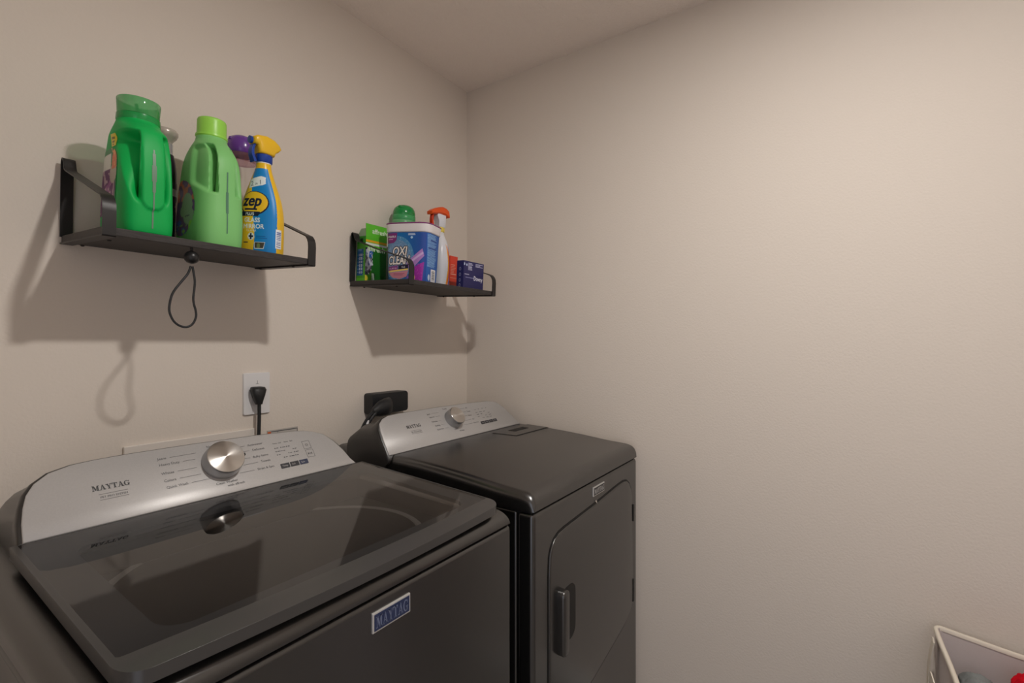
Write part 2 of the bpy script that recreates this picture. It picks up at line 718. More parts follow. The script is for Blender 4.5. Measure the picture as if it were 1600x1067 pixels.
def deck_piece(mb, prof, xa, xb, zb, ra, rb, n=4, xin=None):
    """prof (y, z) swept across x with rounded long edges where ra / rb > 0"""
    rings = []
    for i, (y, z) in enumerate(prof):
        ins = xin[i] if xin else 0.0
        a, b = xa + (ins if ra else 0), xb - (ins if rb else 0)
        r1 = min(ra, max(z - zb, 0) * .98)
        r2 = min(rb, max(z - zb, 0) * .98)
        ring = [(a, y, zb)]
        for k in range(n + 1):
            t = PI / 2 * k / n
            ring.append((a + r1 * (1 - math.cos(t)), y, z - r1 * (1 - math.sin(t))))
        for k in range(n + 1):
            t = PI / 2 * k / n
            ring.append((b - r2 * (1 - math.sin(t)), y, z - r2 * (1 - math.cos(t))))
        ring.append((b, y, zb))
        rings.append(ring)
    mb.rings(rings)


def deckz(y):       # washer deck height
    return 0.994 + (-0.75 - y) * -0.040


mb = MB()
fp = [(-0.777, .9675), (-0.7775, .974), (-0.774, .983), (-0.766, .990), (-0.752, .994), (-0.735, deckz(-.735))]
deck_piece(mb, fp, WX0, WX1, 0.966, .02, .02, xin=[.006, .005, .002, .001, 0, 0])
deck_piece(mb, [(-0.735, deckz(-.735)), (-0.36, deckz(-.36))], WX0, -1.430, 0.966, .02, 0)
deck_piece(mb, [(-0.735, deckz(-.735)), (-0.36, deckz(-.36))], -0.860, WX1, 0.966, 0, .02)
deck_piece(mb, [(-0.36, deckz(-.36)), (-0.06, deckz(-.06))], WX0, WX1, 0.966, .02, .02)
kid(mb, 'top_deck', m_app, WO, washer, smooth=40)
mb = MB()
mb.box(WX0 + .006, WX1 - .006, -.752, -.06, .9555, .9655)
kid(mb, 'deck_seam', m_gap, WO, washer, smooth=0)

# tub seen through the glass
TX, TY = -1.147, -0.525
mb = MB()
n = 48
prof = [(0.285, .952), (0.250, .950), (0.243, .93), (0.243, .62), (0.06, .60)]
mb.rings([[(TX + r * math.cos(2 * PI * j / n), TY + r * .84 * math.sin(2 * PI * j / n), z) for j in range(n)] for r, z in prof], False, True)
tub = kid(mb, 'tub', m_tub, WO, washer)
mb = MB()
mb.tube([(TX + .262 * math.cos(2 * PI * j / 48), TY + .218 * math.sin(2 * PI * j / 48), .955) for j in range(48)], .013, 10, closed=True)
kid(mb, 'balance_ring', m_tubring, WO, washer)
mb = MB()     # skirt between deck opening and tub
cr = [(-1.430, -.735), (-.860, -.735), (-.860, -.36), (-1.430, -.36)]
mb.rings([[(x, y, z) for x, y in cr] for z in (.90, .966)], False, False)
kid(mb, 'tub_collar', m_tub, WO, washer, smooth=0)

# lid
LX0, LX1 = -1.464, -0.830


def lidz(y):
    return 1.0425 - 0.055 * (-y - 0.335)


def lid_outline(x0, x1, yb, yf, r, bow):
    pts = [(x1, yb), (x0, yb)]
    cx = (x0 + x1) / 2
    hw = (x1 - x0) / 2

    def yfront(x):
        return yf - bow * (1 - ((x - cx) / hw) ** 2)
    for k in range(7):
        a = PI + PI / 2 * k / 6
        pts.append((x0 + r + r * math.cos(a), yf + r + r * math.sin(a) - bow * (1 - ((x0 + r - r * (1 - k / 6) - cx) / hw) ** 2) * (k / 6)))
    for k in range(1, 12):
        x = x0 + r + (x1 - x0 - 2 * r) * k / 12
        pts.append((x, yfront(x)))
    for k in range(7):
        a = 1.5 * PI + PI / 2 * k / 6
        pts.append((x1 - r + r * math.cos(a), yf + r + r * math.sin(a) - bow * (1 - ((x1 - r + r * (k / 6) - cx) / hw) ** 2) * (1 - k / 6)))
    return pts


LO = lid_outline(LX0, LX1, -0.338, -0.775, 0.028, 0.012)
LI = rrect(-1.408, -0.872, -0.722, -0.392, 0.035, 6)
LP = lid_outline(LX0 + .008, LX1 - .003, -0.3385, -0.738, 0.004, 0.012)


def plate_with_hole(mb, outer, inner, ztop, zbot):
    tri = tessellate_polygon([[Vector((x, y, 0)) for x, y in outer], [Vector((x, y, 0)) for x, y in inner]])
    allp = outer + inner
    k = len(mb.v)
    n = len(allp)
    mb.v += [(x, y, ztop(y)) for x, y in allp] + [(x, y, zbot(y)) for x, y in allp]
    for t in tri:
        mb.f.append(tuple(k + i for i in t))
        mb.f.append(tuple(k + n + i for i in reversed(t)))
    for base, cnt in ((0, len(outer)), (len(outer), len(inner))):
        for j in range(cnt):
            a, b = k + base + j, k + base + (j + 1) % cnt
            mb.f.append((a, b, b + n, a + n))


mb = MB()
plate_with_hole(mb, LP, LI, lambda y: lidz(y) - .0042, lambda y: lidz(y) - .012)
kid(mb, 'lid_border', m_lidprint, WO, washer, smooth=20)
mb = MB()
LP3 = LP
# trim: a rim around the pane, wide at the front
RO = LO
plate_with_hole(mb, RO, LP3, lambda y: lidz(y) - (.0 if y > -.74 else .0 + .09 * max(0, -.752 - y)), lambda y: lidz(y) - .018)
kid(mb, 'lid_trim', m_lidtrim, WO, washer, smooth=20, bevel=.004, bseg=3)
mb = MB()
mb.add([(x, y, lidz(y) - .0006) for x, y in ccw(LP)], [tuple(range(len(LP)))])
kid(mb, 'lid_glass', m_glass, WO, washer, smooth=0, fix=False)


# console
class Console:
    def __init__(self, y0, z0, s):
        self.o = Vector((0, y0, z0))
        self.vv = Vector((0, s, 1)).normalized()
        self.n = Vector((0, -1, s)).normalized()

    def p(self, x, v, h=0.0):
        q = self.o + self.vv * v + self.n * h
        return Vector((x, q.y, q.z))


def expand(poly, d):
    """outline pushed outwards by d (counter-clockwise polygon)"""
    n = len(poly)
    out = []
    for i in range(n):
        p0, p1, p2 = Vector(poly[i - 1]), Vector(poly[i]), Vector(poly[(i + 1) % n])
        e1 = (p1 - p0).normalized()
        e2 = (p2 - p1).normalized()
        n1 = Vector((e1.y, -e1.x))
        n2 = Vector((e2.y, -e2.x))
        b = (n1 + n2)
        b = b / max(0.3, b.length_squared / 2)
        q = p1 + b * d
        out.append((q.x, q.y))
    return out


def make_console(con, outline, off, parent, zdeck, yback, rim_out=.011):
    outline = ccw(outline)
    fn = lambda u, v, h: con.p(u, v, h) - off
    # silver panel
    mb = MB()
    ins = expand(outline, -.0015)
    mb.rings([[fn(u, v, -.004) for u, v in outline], [fn(u, v, .0005) for u, v in outline], [fn(u, v, .002) for u, v in ins]], False, True)
    panel = mb.build('control_panel', m_silver, parent, smooth=50)
    # housing behind it
    mb = MB()
    cm = sum(u for u, v in outline) / len(outline)
    hw = max(abs(u - cm) for u, v in outline)

    def grow(k):
        return [(u + math.copysign(rim_out * k * min(1, abs(u - cm) / hw) ** 6, u - cm), v + (.0045 * k if v > .02 else -.018 * k)) for u, v in outline]
    big = grow(1.0)
    mid = grow(.3)
    r0 = [con.p(u, v, -.0015) for u, v in mid]
    r1 = [con.p(u, v, -.004) for u, v in [(a[0] * .4 + b[0] * .6, a[1] * .4 + b[1] * .6) for a, b in zip(mid, big)]]
    r2 = [con.p(u, v, -.012) for u, v in big]
    r3 = [con.p(u, v, -.034) for u, v in big]
    cx = sum(u for u, v in outline) / len(outline)
    r4 = []
    for p in r3:
        q = Vector(p)
        q.y = yback + (q.y + .25) * .12
        q.z = zdeck + max(0.0, (q.z - zdeck)) * .5 if q.z > zdeck else q.z
        r4.append(q)
    r35 = [a * .45 + b * .55 + Vector((0, 0, .012 if a.z > zdeck + .02 else 0)) for a, b in zip(r3, r4)]
    mb.rings([[p - off for p in r] for r in (r0, r1, r2, r3, r35, r4)])
    mb.build('console_housing', m_app_dark, parent, smooth=50)
    return panel, fn


wcon = Console(-.33, 1.0405, .75)
W_OUT = [(-1.4490, -.001), (-1.4470, .030), (-1.4427, .0557), (-1.4369, .076), (-1.426, .0934), (-1.4066, .1082), (-1.3774, .1165), (-1.345, .1195), (-1.2954, .121),
         (-1.1885, .121), (-1.06, .1185), (-.968, .1137), (-.944, .1105), (-.9234, .1045), (-.8978, .0925), (-.8794, .0710), (-.8638, .0429), (-.8535, .0147), (-.8438, -.001)]
panel, wfn = make_console(wcon, W_OUT, WO, washer, 1.005, -.12)


def panel_prints(fn, panel, x_may, w_may, v_may, dialx, dialv, L, Rr, bx, bw, small):
    ps, w = serif_polys('MAYTAG', 1.0)
    k = w_may / w
    h = k * 1.0 * 1.12
    flat_print('brand_lettering', [[(x_may + u * k, v_may + v * h) for u, v in p] for p in ps], fn, m_ink, panel, .0026)
    g = []
    tw = text_tris('PET PRO SYSTEM', 1.0)
    mx = max(x for t in tw for x, y in t)
    sc = w_may * .72 / mx
    x0 = x_may + w_may * .16
    v0 = v_may - w_may * .285
    g += [[(x0 + x * sc, v0 + y * sc) for x, y in t] for t in tw]
    g.append(_r(x0 - .001, v0 - .0032, x0 + w_may * .74, v0 - .0027))
    g.append(_r(x0 - .001, v0 + .0072, x0 + w_may * .74, v0 + .0077))
    for (s, x, v, right, le) in L + Rr:
        ts = text_tris(s, small)
        wd = max(a for t in ts for a, b in t)
        g += [[(x + a, v - small * .3 + b) for a, b in t] for t in ts]
        if right is None:
            continue
        if right:       # label on the left, line runs right
            g.append(_r(x + wd + .006, v - .0003, le, v + .0003))
        else:
            g.append(_r(le, v - .0003, x - .006, v + .0003))
    # indicator block
    for i, s in enumerate(('Temp', 'Soil', 'Rinse', 'Spin')):
        xx = bx + .002 + i * bw * .245
        g += [[(xx + a, dialv + .018 + b) for a, b in t] for t in text_tris(s, small * .62)]
        for j in range(4):
            if (i + j) % 4 != 3:
                g.append(_r(xx + .001, dialv + .006 - j * .0085, xx + .0033, dialv + .0083 - j * .0085))
                g.append(_r(xx + .0052, dialv + .0062 - j * .0085, xx + .0052 + .0045 + .003 * ((i * 3 + j) % 2), dialv + .0078 - j * .0085))
    flat_print('control_lettering', g, fn, m_inkgrey, panel, .0026)


panel_prints(wfn, panel, -1.3575, .0535, .0600, -1.147, .0707,
             [('Jeans', -1.2545, .0995, True, -1.188), ('Heavy Duty', -1.2545, .0865, True, -1.192), ('Whites', -1.2545, .0680, True, -1.194), ('Colors', -1.2535, .0527, True, -1.190),
              ('Quick Wash', -1.2525, .0390, True, -1.176), ('Normal', -1.166, .1085, None, 0), ('Clean Washer', -1.1695, .0240, None, 0), ('with affresh', -1.1500, .0160, None, 0)],
             [('Activewear', -1.0860, .0965, False, -1.118), ('Delicates', -1.0795, .0837, False, -1.110), ('Bulky Items', -1.0830, .0670, False, -1.104), ('Towels', -1.0700, .0531, False, -1.108),
              ('Drain & Spin', -1.0825, .0370, False, -1.120)], -1.034, .056, .0072)
for i in range(3):
    x = -1.0315 + i * .0228
    mb = MB()
    mb.prism(rrect(x, x + .0205, .0262, .0376, .001, 2), lambda u, v, d: wfn(u, v, d), .0015, .0030)
    k_ = mb.build('key', m_navykey if i == 2 else m_darkkey, panel, smooth=30)
    flat_print('key_lettering', [[(x + .0032 + a, .0300 + b) for a, b in t] for t in text_tris(('Temp', 'Soil', 'Spin')[i], .0055)], wfn, m_silver, k_, .0034)
g = []
for x, v, w, h in ((-.9630, .0625, .0185, .0200), (-.9620, .0400, .0185, .0190)):
    for e in (_r(x, v, x + w, v + .0006), _r(x, v + h, x + w, v + h + .0006), _r(x, v, x + .0006, v + h), _r(x + w, v, x + w + .0006, v + h)):
        g.append(e)
g += _ring(120, 420, 12, -.9535, .0725, (.0034, .0034), (.0027, .0027)) + [_r(-.9538, .0725, -.9532, .0765)]
g += [[(-.9580, .0465), (-.9580, .0525), (-.9540, .0495)], _r(-.9528, .0465, -.9520, .0525), [(-.9480, .0465), (-.9480, .0525), (-.9515, .0495)]]
flat_print('touch_symbols', g, wfn, m_inkgrey, panel, .0026)


def knob(con, x, v, r, d, off, parent, pointer=True):
    """turned control knob on the tilted panel; own frame so its brushing is radial"""
    e = bpy.data.objects.new('dial', None)
    n = con.n
    xx = Vector((1, 0, 0))
    yy = n.cross(xx)
    M = Matrix((xx, yy, n)).transposed().to_4x4()
    M.translation = con.p(x, v, .002) - off
    body = MB()
    body.lathe([(r * 1.0, 0), (r * 1.0, d * .25), (r * .97, d * .9), (r * .94, d)], n=48, cap1=False)
    o = body.build('dial', m_knobside, parent, smooth=40)
    o.matrix_local = M
    bpy.data.objects.remove(e)
    f = MB()
    f.lathe([(r * .94, d), (r * .90, d + .0012), (.0004, d + .0014)], n=48, cap0=False)
    f.build('dial_face', m_brushed, o, smooth=40)
    if pointer:
        p = MB()
        p.box(r * .90, r * 1.09, -.0020, .0030, d * .55, d * .80)
        p.build('pointer', m_ink, o, bevel=.0006)
    return o


knob(wcon, -1.1472, .0690, .0375, .026, WO, washer)


# badge
def badge(x0, x1, z0, z1, y, off, parent, face, ink):
    mb = MB()
    mb.box(x0, x1, y - .003, y + .001, z0, z1)
    o = kid(mb, 'badge', m_badgeframe, off, parent, bevel=.0010)
    mb = MB()
    b = .0028
    mb.box(x0 + b, x1 - b, y - .0036, y - .0005, z0 + b, z1 - b)
    kid(mb, 'badge_field', face, off, o, smooth=0)
    ps, w = serif_polys('MAYTAG', 1.0)
    k = (x1 - x0 - 4 * b) / w
    hh = (z1 - z0 - 4.4 * b)
    flat_print('badge_lettering', [[(x0 + 2 * b + u * k, z0 + 2.2 * b + v * hh) for u, v in p] for p in ps], lambda u, v, d: Vector((u, y - .0036 - d, v)) - off, ink, o, .0003)


m_badgeblue = mat('badge_blue', rgb(52, 62, 96), 0.25, metal=0.3)
m_badgeink = mat('badge_pale_blue_lettering', rgb(118, 128, 158), 0.35, metal=0.4)
m_badgegrey = mat('badge_grey', rgb(52, 52, 54), 0.4)
m_badgesilver = mat('badge_silver_lettering', rgb(190, 189, 188), 0.5)
m_badgeframe = mat('badge_bright_frame', rgb(205, 203, 200), 0.3, metal=0.4)
badge(-1.1635, -1.088, .9135, .9435, -.777, WO, washer, m_badgeblue, m_badgeink)

# ------------------------------------------------------------------ dryer
DX0, DX1 = -0.7035, -0.030
dryer = empty('clothes_dryer', ((DX0 + DX1) / 2, -0.42, 0), 'charcoal front-loading clothes dryer in the corner beside the washer', 'dryer')
DO = Vector(dryer.location)
mb = MB()
mb.box(DX0 + .003, DX1 - .003, -0.726, -0.06, 0.03, 0.955)
kid(mb, 'cabinet', m_app, DO, dryer, bevel=0.01)
mb = MB()
mb.box(DX0, DX1, -0.773, -0.728, 0.03, 0.9545)
kid(mb, 'front_panel', m_app, DO, dryer, bevel=0.012, bseg=4)
mb = MB()
mb.box(DX0 + .006, DX1 - .006, -.765, -.06, .950, .9585)
kid(mb, 'deck_seam', m_gap, DO, dryer, smooth=0)
for x in (DX0 + .05, DX1 - .05):
    for y in (-0.70, -0.12):
        mb = MB()
        mb.lathe([(0.02, 0), (0.02, 0.012), (0.012, 0.014), (0.012, 0.032)], (x, y, 0), 12)
        kid(mb, 'foot', m_rubber, DO, dryer)
mb = MB()
dp = [(-0.774, .9585), (-0.7745, .970), (-.773, .979), (-.768, .988), (-.760, .9945), (-.748, .9985), (-.735, 1.0005), (-.67, 1.0045), (-.57, 1.0145), (-.50, 1.0200), (-.43, 1.0243), (-.36, 1.0268), (-.30, 1.028), (-.06, 1.030)]
deck_piece(mb, dp, DX0 - .002, DX1 + .001, 0.958, .022, .012, n=5, xin=[.008, .0075, .006, .0035, .002, .001, 0, 0, 0, 0, 0, 0, 0, 0])
kid(mb, 'top_deck', m_app, DO, dryer, smooth=40)


def dtop(y):
    for (y0, z0), (y1, z1) in zip(dp[6:], dp[7:]):
        if y0 <= y <= y1:
            return z0 + (z1 - z0) * (y - y0) / (y1 - y0)
    return 1.028


# lint screen door on the deck
mb = MB()
q = [(-.262, -.335), (-.244, -.4215), (-.0375, -.4245), (-.036, -.335)]


def slab(mb, poly, dz0, dz1):
    mb.rings([[(x, y, dtop(y) + dz0) for x, y in poly], [(x, y, dtop(y) + dz1) for x, y in poly]])


qo = [(-.2665, -.333), (-.2470, -.4262), (-.0345, -.4290), (-.0335, -.333)]
slab(mb, qo, -.002, .0004)
kid(mb, 'lint_door_gap', m_gap, DO, dryer, smooth=0)
mb = MB()
slab(mb, q, -.002, .0016)
ld = kid(mb, 'lint_door', m_app, DO, dryer, smooth=20)
mb = MB()
slab(mb, [(-.193, -.352), (-.186, -.378), (-.098, -.379), (-.098, -.352)], .0005, .0022)
kid(mb, 'finger_slot', m_gap, DO, ld, smooth=0)

# door of the drum
DOOR = [(-.6337, .42), (-.6337, .7884), (-.6307, .833), (-.622, .852), (-.608, .8665), (-.586, .8755), (-.555, .8790), (-.525, .8805), (-.3683, .8888), (-.2016, .9010), (-.160, .9025),
        (-.130, .8980), (-.108, .8850), (-.092, .8630), (-.0846, .8369), (-.0786, .675), (-.0745, .5022), (-.084, .478), (-.1022, .4600), (-.1477, .4430), (-.2275, .4290), (-.3854, .4040), (-.55, .385), (-.60, .383), (-.625, .395)]
DOOR = ccw(DOOR)
mb = MB()
yd = -.773
fd = lambda u, v, d: Vector((u, yd - d, v)) - DO
mb.rings([[fd(u, v, .0003) for u, v in expand(DOOR, .0048)], [fd(u, v, .0010) for u, v in expand(DOOR, .0048)]])
mb.build('door_gap', m_gap, dryer, smooth=0)
mb = MB()
mb.rings([[fd(u, v, .0002) for u, v in DOOR], [fd(u, v, .0018) for u, v in DOOR], [fd(u, v, .0034) for u, v in expand(DOOR, -.0015)], [fd(u, v, .004) for u, v in expand(DOOR, -.005)]])
door = mb.build('door', m_app, dryer, smooth=45)
mb = MB()      # recess behind the grip
mb.prism(rrect(-.580, -.500, .588, .728, .028, 6), fd, .003, .0046)
mb.build('grip_recess', m_gap, door, smooth=0)
mb = MB()
hp = rrect(-.599, -.566, .577, .738, .014, 6)
mb.rings([[fd(u, v, .0035) for u, v in hp], [fd(u, v, .018) for u, v in hp], [fd(u, v, .0225) for u, v in expand(ccw(hp), -.002)], [fd(u, v, .024) for u, v in expand(ccw(hp), -.006)]])
mb.build('handle', m_app, door, smooth=50)
for z0, z1 in ((.752, .806), (.484, .558)):
    mb = MB()
    mb.box(-.0775, -.0695, -.7780, -.7728, z0, z1)
    kid(mb, 'hinge', m_gap, DO, door, smooth=0)
mb = MB()
mb.add([fd(-.372, .898, .0015), fd(-.362, .898, .0015), fd(-.367, .890, .006)], [(0, 1, 2)])
mb.build('door_mark', m_chrome, door, smooth=0)
badge(-.3855, -.309, .9125, .9385, -.773, DO, dryer, m_badgegrey, m_badgesilver)

dcon = Console(-.30, 1.029, .75)
D_OUT = [(-.7070, -.001), (-.7055, .020), (-.7035, .0437), (-.6975, .081), (-.6900, .1005), (-.6727, .1141), (-.6492, .1215), (-.6053, .1238), (-.4402, .1243),
         (-.2738, .1222), (-.160, .1175), (-.1322, .1140), (-.114, .1085), (-.1005, .1010), (-.0811, .0785), (-.0646, .0465), (-.048, .015), (-.0370, -.001)]
dpanel, dfn = make_console(dcon, D_OUT, DO, dryer, 1.028, -.12)
panel_prints(dfn, dpanel, -.6015, .060, .0675, -.392, .072,
             [('Jeans', -.4940, .1041, True, -.440), ('Normal', -.4905, .0913, True, -.442), ('Delicates', -.4900, .0746, True, -.446), ('Bedding', -.4840, .0588, True, -.440),
              ('Quick Dry', -.4840, .0444, True, -.430), ('Heavy', -.407, .0335, None, 0), ('Wrinkle', -.3870, .0240, None, 0), ('Towels', -.4150, .1135, None, 0)],
             [('Air', -.300, .1041, False, -.345), ('Timed', -.3025, .0893, False, -.338), ('Damp', -.3066, .0735, False, -.338), ('Eco', -.2950, .0567, False, -.345),
              ('More Dry', -.2990, .0418, False, -.352)], -.262, .09, .0072)
for i in range(4):
    x = -.2610 + i * .0245
    mb = MB()
    mb.prism(rrect(x, x + .0215, .0300, .0410, .001, 2), lambda u, v, d: dfn(u, v, d), .0015, .0030)
    k_ = mb.build('key', m_darkkey, dpanel, smooth=30)
    flat_print('key_lettering', [[(x + .0035 + a, .0338 + b) for a, b in t] for t in text_tris(('Temp', 'Time', 'Dry', 'Start')[i], .0052)], dfn, m_silver, k_, .0034)
knob(dcon, -.3922, .0700, .0330, .030, DO, dryer, pointer=False)


# ------------------------------------------------------------------ shelves
def make_shelf(name, x0, x1, zback, tilt, label, hr, D=.252):
    sh = empty(name, ((x0 + x1) / 2, 0, zback), label, 'shelf', 'black bracket shelves on the back wall', (tilt, 0, 0))
    w = (x1 - x0) / 2
    mb = MB()
    mb.box(-w + .003, w - .003, -D, -.002, 0, .0145)
    mb.build('board', m_blackwood, sh, bevel=.0012)
    path = [(-.004, -.0035), (-.05, -.0035), (-.2, -.0035), (-D - .001, -.0035), (-D - .0035, -.001), (-D - .0035, hr - .034), (-D - .002, hr - .022), (-D + .003, hr - .012), (-D + .011, hr - .004), (-D + .022, hr),
            (-.12, hr + (.146 - hr) * .56), (-.032, .146), (-.026, .1495), (-.0215, .157), (-.0185, .167), (-.014, .1730), (-.009, .1745), (-.004, .172), (-.0015, .166), (-.0015, .12), (-.0015, .012)]
    for s in (-1, 1):
        mb = MB()
        a, b = (-w, -w + .0205) if s < 0 else (w - .0205, w)
        mb.ribbon(path, a, b, -.0028)
        br = mb.build('bracket', m_black, sh, smooth=40)
        for yy in (-.20, -.045):
            sc = MB()
            sc.lathe([(.0035, -.0035), (.0035, -.0056), (.002, -.0066)], ((a + b) / 2 - s * .016, yy, 0), 10)
            sc.build('screw', m_black, br)
    return sh


T1 = math.atan(.0135 / .255)
T2 = math.atan(.0135 / .280)
S1Z, S2Z = 1.5535, 1.5368
make_shelf('wall_shelf', -1.333, -.907, S1Z, T1, 'black metal-bracket wall shelf holding green detergent bottles above the washer', .0765)
make_shelf('wall_shelf', -.613, -.174, S2Z, T2, 'black metal-bracket wall shelf holding boxes and a blue tub near the corner', .0790, .278)


def on_shelf(k, y):
    return (S1Z + .0147 / math.cos(T1) + y * math.tan(T1)) if k == 1 else (S2Z + .0147 / math.cos(T2) + y * math.tan(T2))


def item(name, k, x, y, label, cat, yaw=0.0, group=None):
    return empty(name, (x, y, on_shelf(k, y)), label, cat, group, (T1 if k == 1 else T2, 0, yaw))


# ---- dark green detergent bottle
m_green = mat('green_plastic', rgb(6, 176, 82), 0.48, spec=.35)
m_greencap = thin_clear('green_clear_cap', (0.45, 0.82, 0.50), (0.06, 0.36, 0.11), 0.68)
m_greenneck = mat('green_neck_plastic', rgb(20, 150, 72), 0.25, coat=.3)
m_seam = mat('grey_liquid_window', rgb(104, 130, 112), 0.35)


def detergent1():
    e = item('detergent_bottle', 1, -1.248, -.150, 'dark green laundry detergent bottle with a clear green cap, leftmost on its shelf', 'bottle')

    def disp(a, z):
        A = abs(a)
        d = 0.0
        # deep finger pits either side of the grip
        if .055 < z < .205:
            t = (z - .055) / .15
            ain = .0175 + .004 * math.sin(PI * t)
            aout = .023 + (.080 if a < 0 else .020) * t ** 1.15
            m = sstep(ain, ain + .006, A) * (1 - sstep(aout - .008 - (.045 if a < 0 else .004) * t, aout + .008, A))
            m *= sstep(.055, .085, z) * (1 - sstep(.182, .203, z))
            d += .036 * m
        # the grip's rounded foot stands proud of the wall below it
        if z < .20:
            rr = math.hypot(A / .0190, max(0.0, .068 - z) / .021)
            d -= .0042 * (1 - sstep(.90, 1.06, rr)) * (1 - sstep(.11, .20, z))
        return d
    B = Bottle([(0, .040, .074, 0, 4), (.004, .0450, .079, 0, 4), (.03, .0462, .081, 0, 4), (.10, .0440, .081, 0, 4), (.15, .0415, .080, 0, 3.8), (.172, .0408, .078, 0, 3.4), (.190, .0408, .074, 0, 3),
                (.203, .0405, .068, 0, 2.8), (.213, .0395, .057, 0, 2.4), (.221, .0378, .045, 0, 2.1), (.228, .0362, .0380, 0, 2), (.232, .036, .0365, 0, 2)], nz=100, nt=192, disp=disp)
    body = B.build('body', m_green, e)
    n_ = MB()
    n_.lathe([(.0365, .230), (.0372, .232), (.0365, .243), (.0345, .2435)], n=40)
    n_.build('neck', m_greenneck, e)
    c = MB()
    c.lathe([(.0340, .2440), (.0350, .2440), (.0356, .257), (.0366, .2735), (.0358, .2750)], n=48, cap0=False, cap1=False)
    cap = c.build('cap', m_greencap, e)
    sp = MB()
    sp.lathe([(.030, .2437), (.029, .247), (.012, .248), (.010, .256), (.008, .258)], n=28)
    sp.tube([(-.010, -.022, .246), (-.010, -.018, .262), (-.008, -.012, .264)], [.004, .003, .001], 8)
    sp.build('spout', m_greenneck, e)
    # see-through level stripe down the seam
    C = Canvas(-.004, .004, .012, .165, 7, 60, rgb(104, 130, 112))
    for j, z in enumerate(C.v):
        hw = .0013 if z < .075 else .0013 + .0022 * math.sin(PI * min(1, (z - .075) / .088)) ** .8
        C.keep[j] = np.abs(C.u) <= hw + .0008
    C.c[:] = np.array(rgb(112, 140, 120))
    C.build('level_stripe', B.pos, m_print, body, .0006)
    # label on the left side
    C = Canvas(-.200, -.078, .035, .172, 60, 72, rgb(30, 130, 70))
    nz1 = C.noise(7, 1, 3)
    C.ell(-.150, .085, .066, .055, rgb(108, 58, 108))
    C.put((nz1 > .58) & (((C.U + .150) / .062) ** 2 + ((C.V - .085) / .052) ** 2 < 1), rgb(158, 96, 150))
    C.put((C.noise(4, 1, 9) > .72) & (((C.U + .150) / .062) ** 2 + ((C.V - .085) / .052) ** 2 < 1), rgb(196, 170, 178))
    C.ell(-.098, .118, .017, .020, rgb(186, 176, 158))
    C.poly([(-.105, .126), (-.082, .128), (-.084, .158), (-.097, .166), (-.107, .150)], rgb(226, 118, 74))
    C.put((C.noise(3, 1, 5) > .66) & (C.V > .13) & (C.U > -.115), rgb(240, 160, 90))
    C.rect(-.19, -.112, .128, .160, rgb(225, 225, 215))
    C.keep = (((C.U + .139) / .061) ** 2) ** 2 + (((C.V - .1035) / .0685) ** 2) ** 2 < 1
    C.build('front_label', B.pos, m_print, body, .0007)
    C = Canvas(-.108, -.088, .172, .198, 20, 26, rgb(228, 208, 62))
    C.rect(-.103, -.093, .179, .183, rgb(120, 110, 40))
    C.rect(-.103, -.093, .186, .191, rgb(120, 110, 40))
    C.rect(-.103, -.095, .175, .177, rgb(120, 110, 40))
    C.build('yellow_sticker', B.pos, m_print, body, .0008)


detergent1()

# ---- light green detergent bottle
m_lgreen = mat('light_green_plastic', rgb(130, 200, 120), 0.46, spec=.4)
m_limecap = mat('lime_cap_plastic', rgb(158, 222, 88), 0.35)


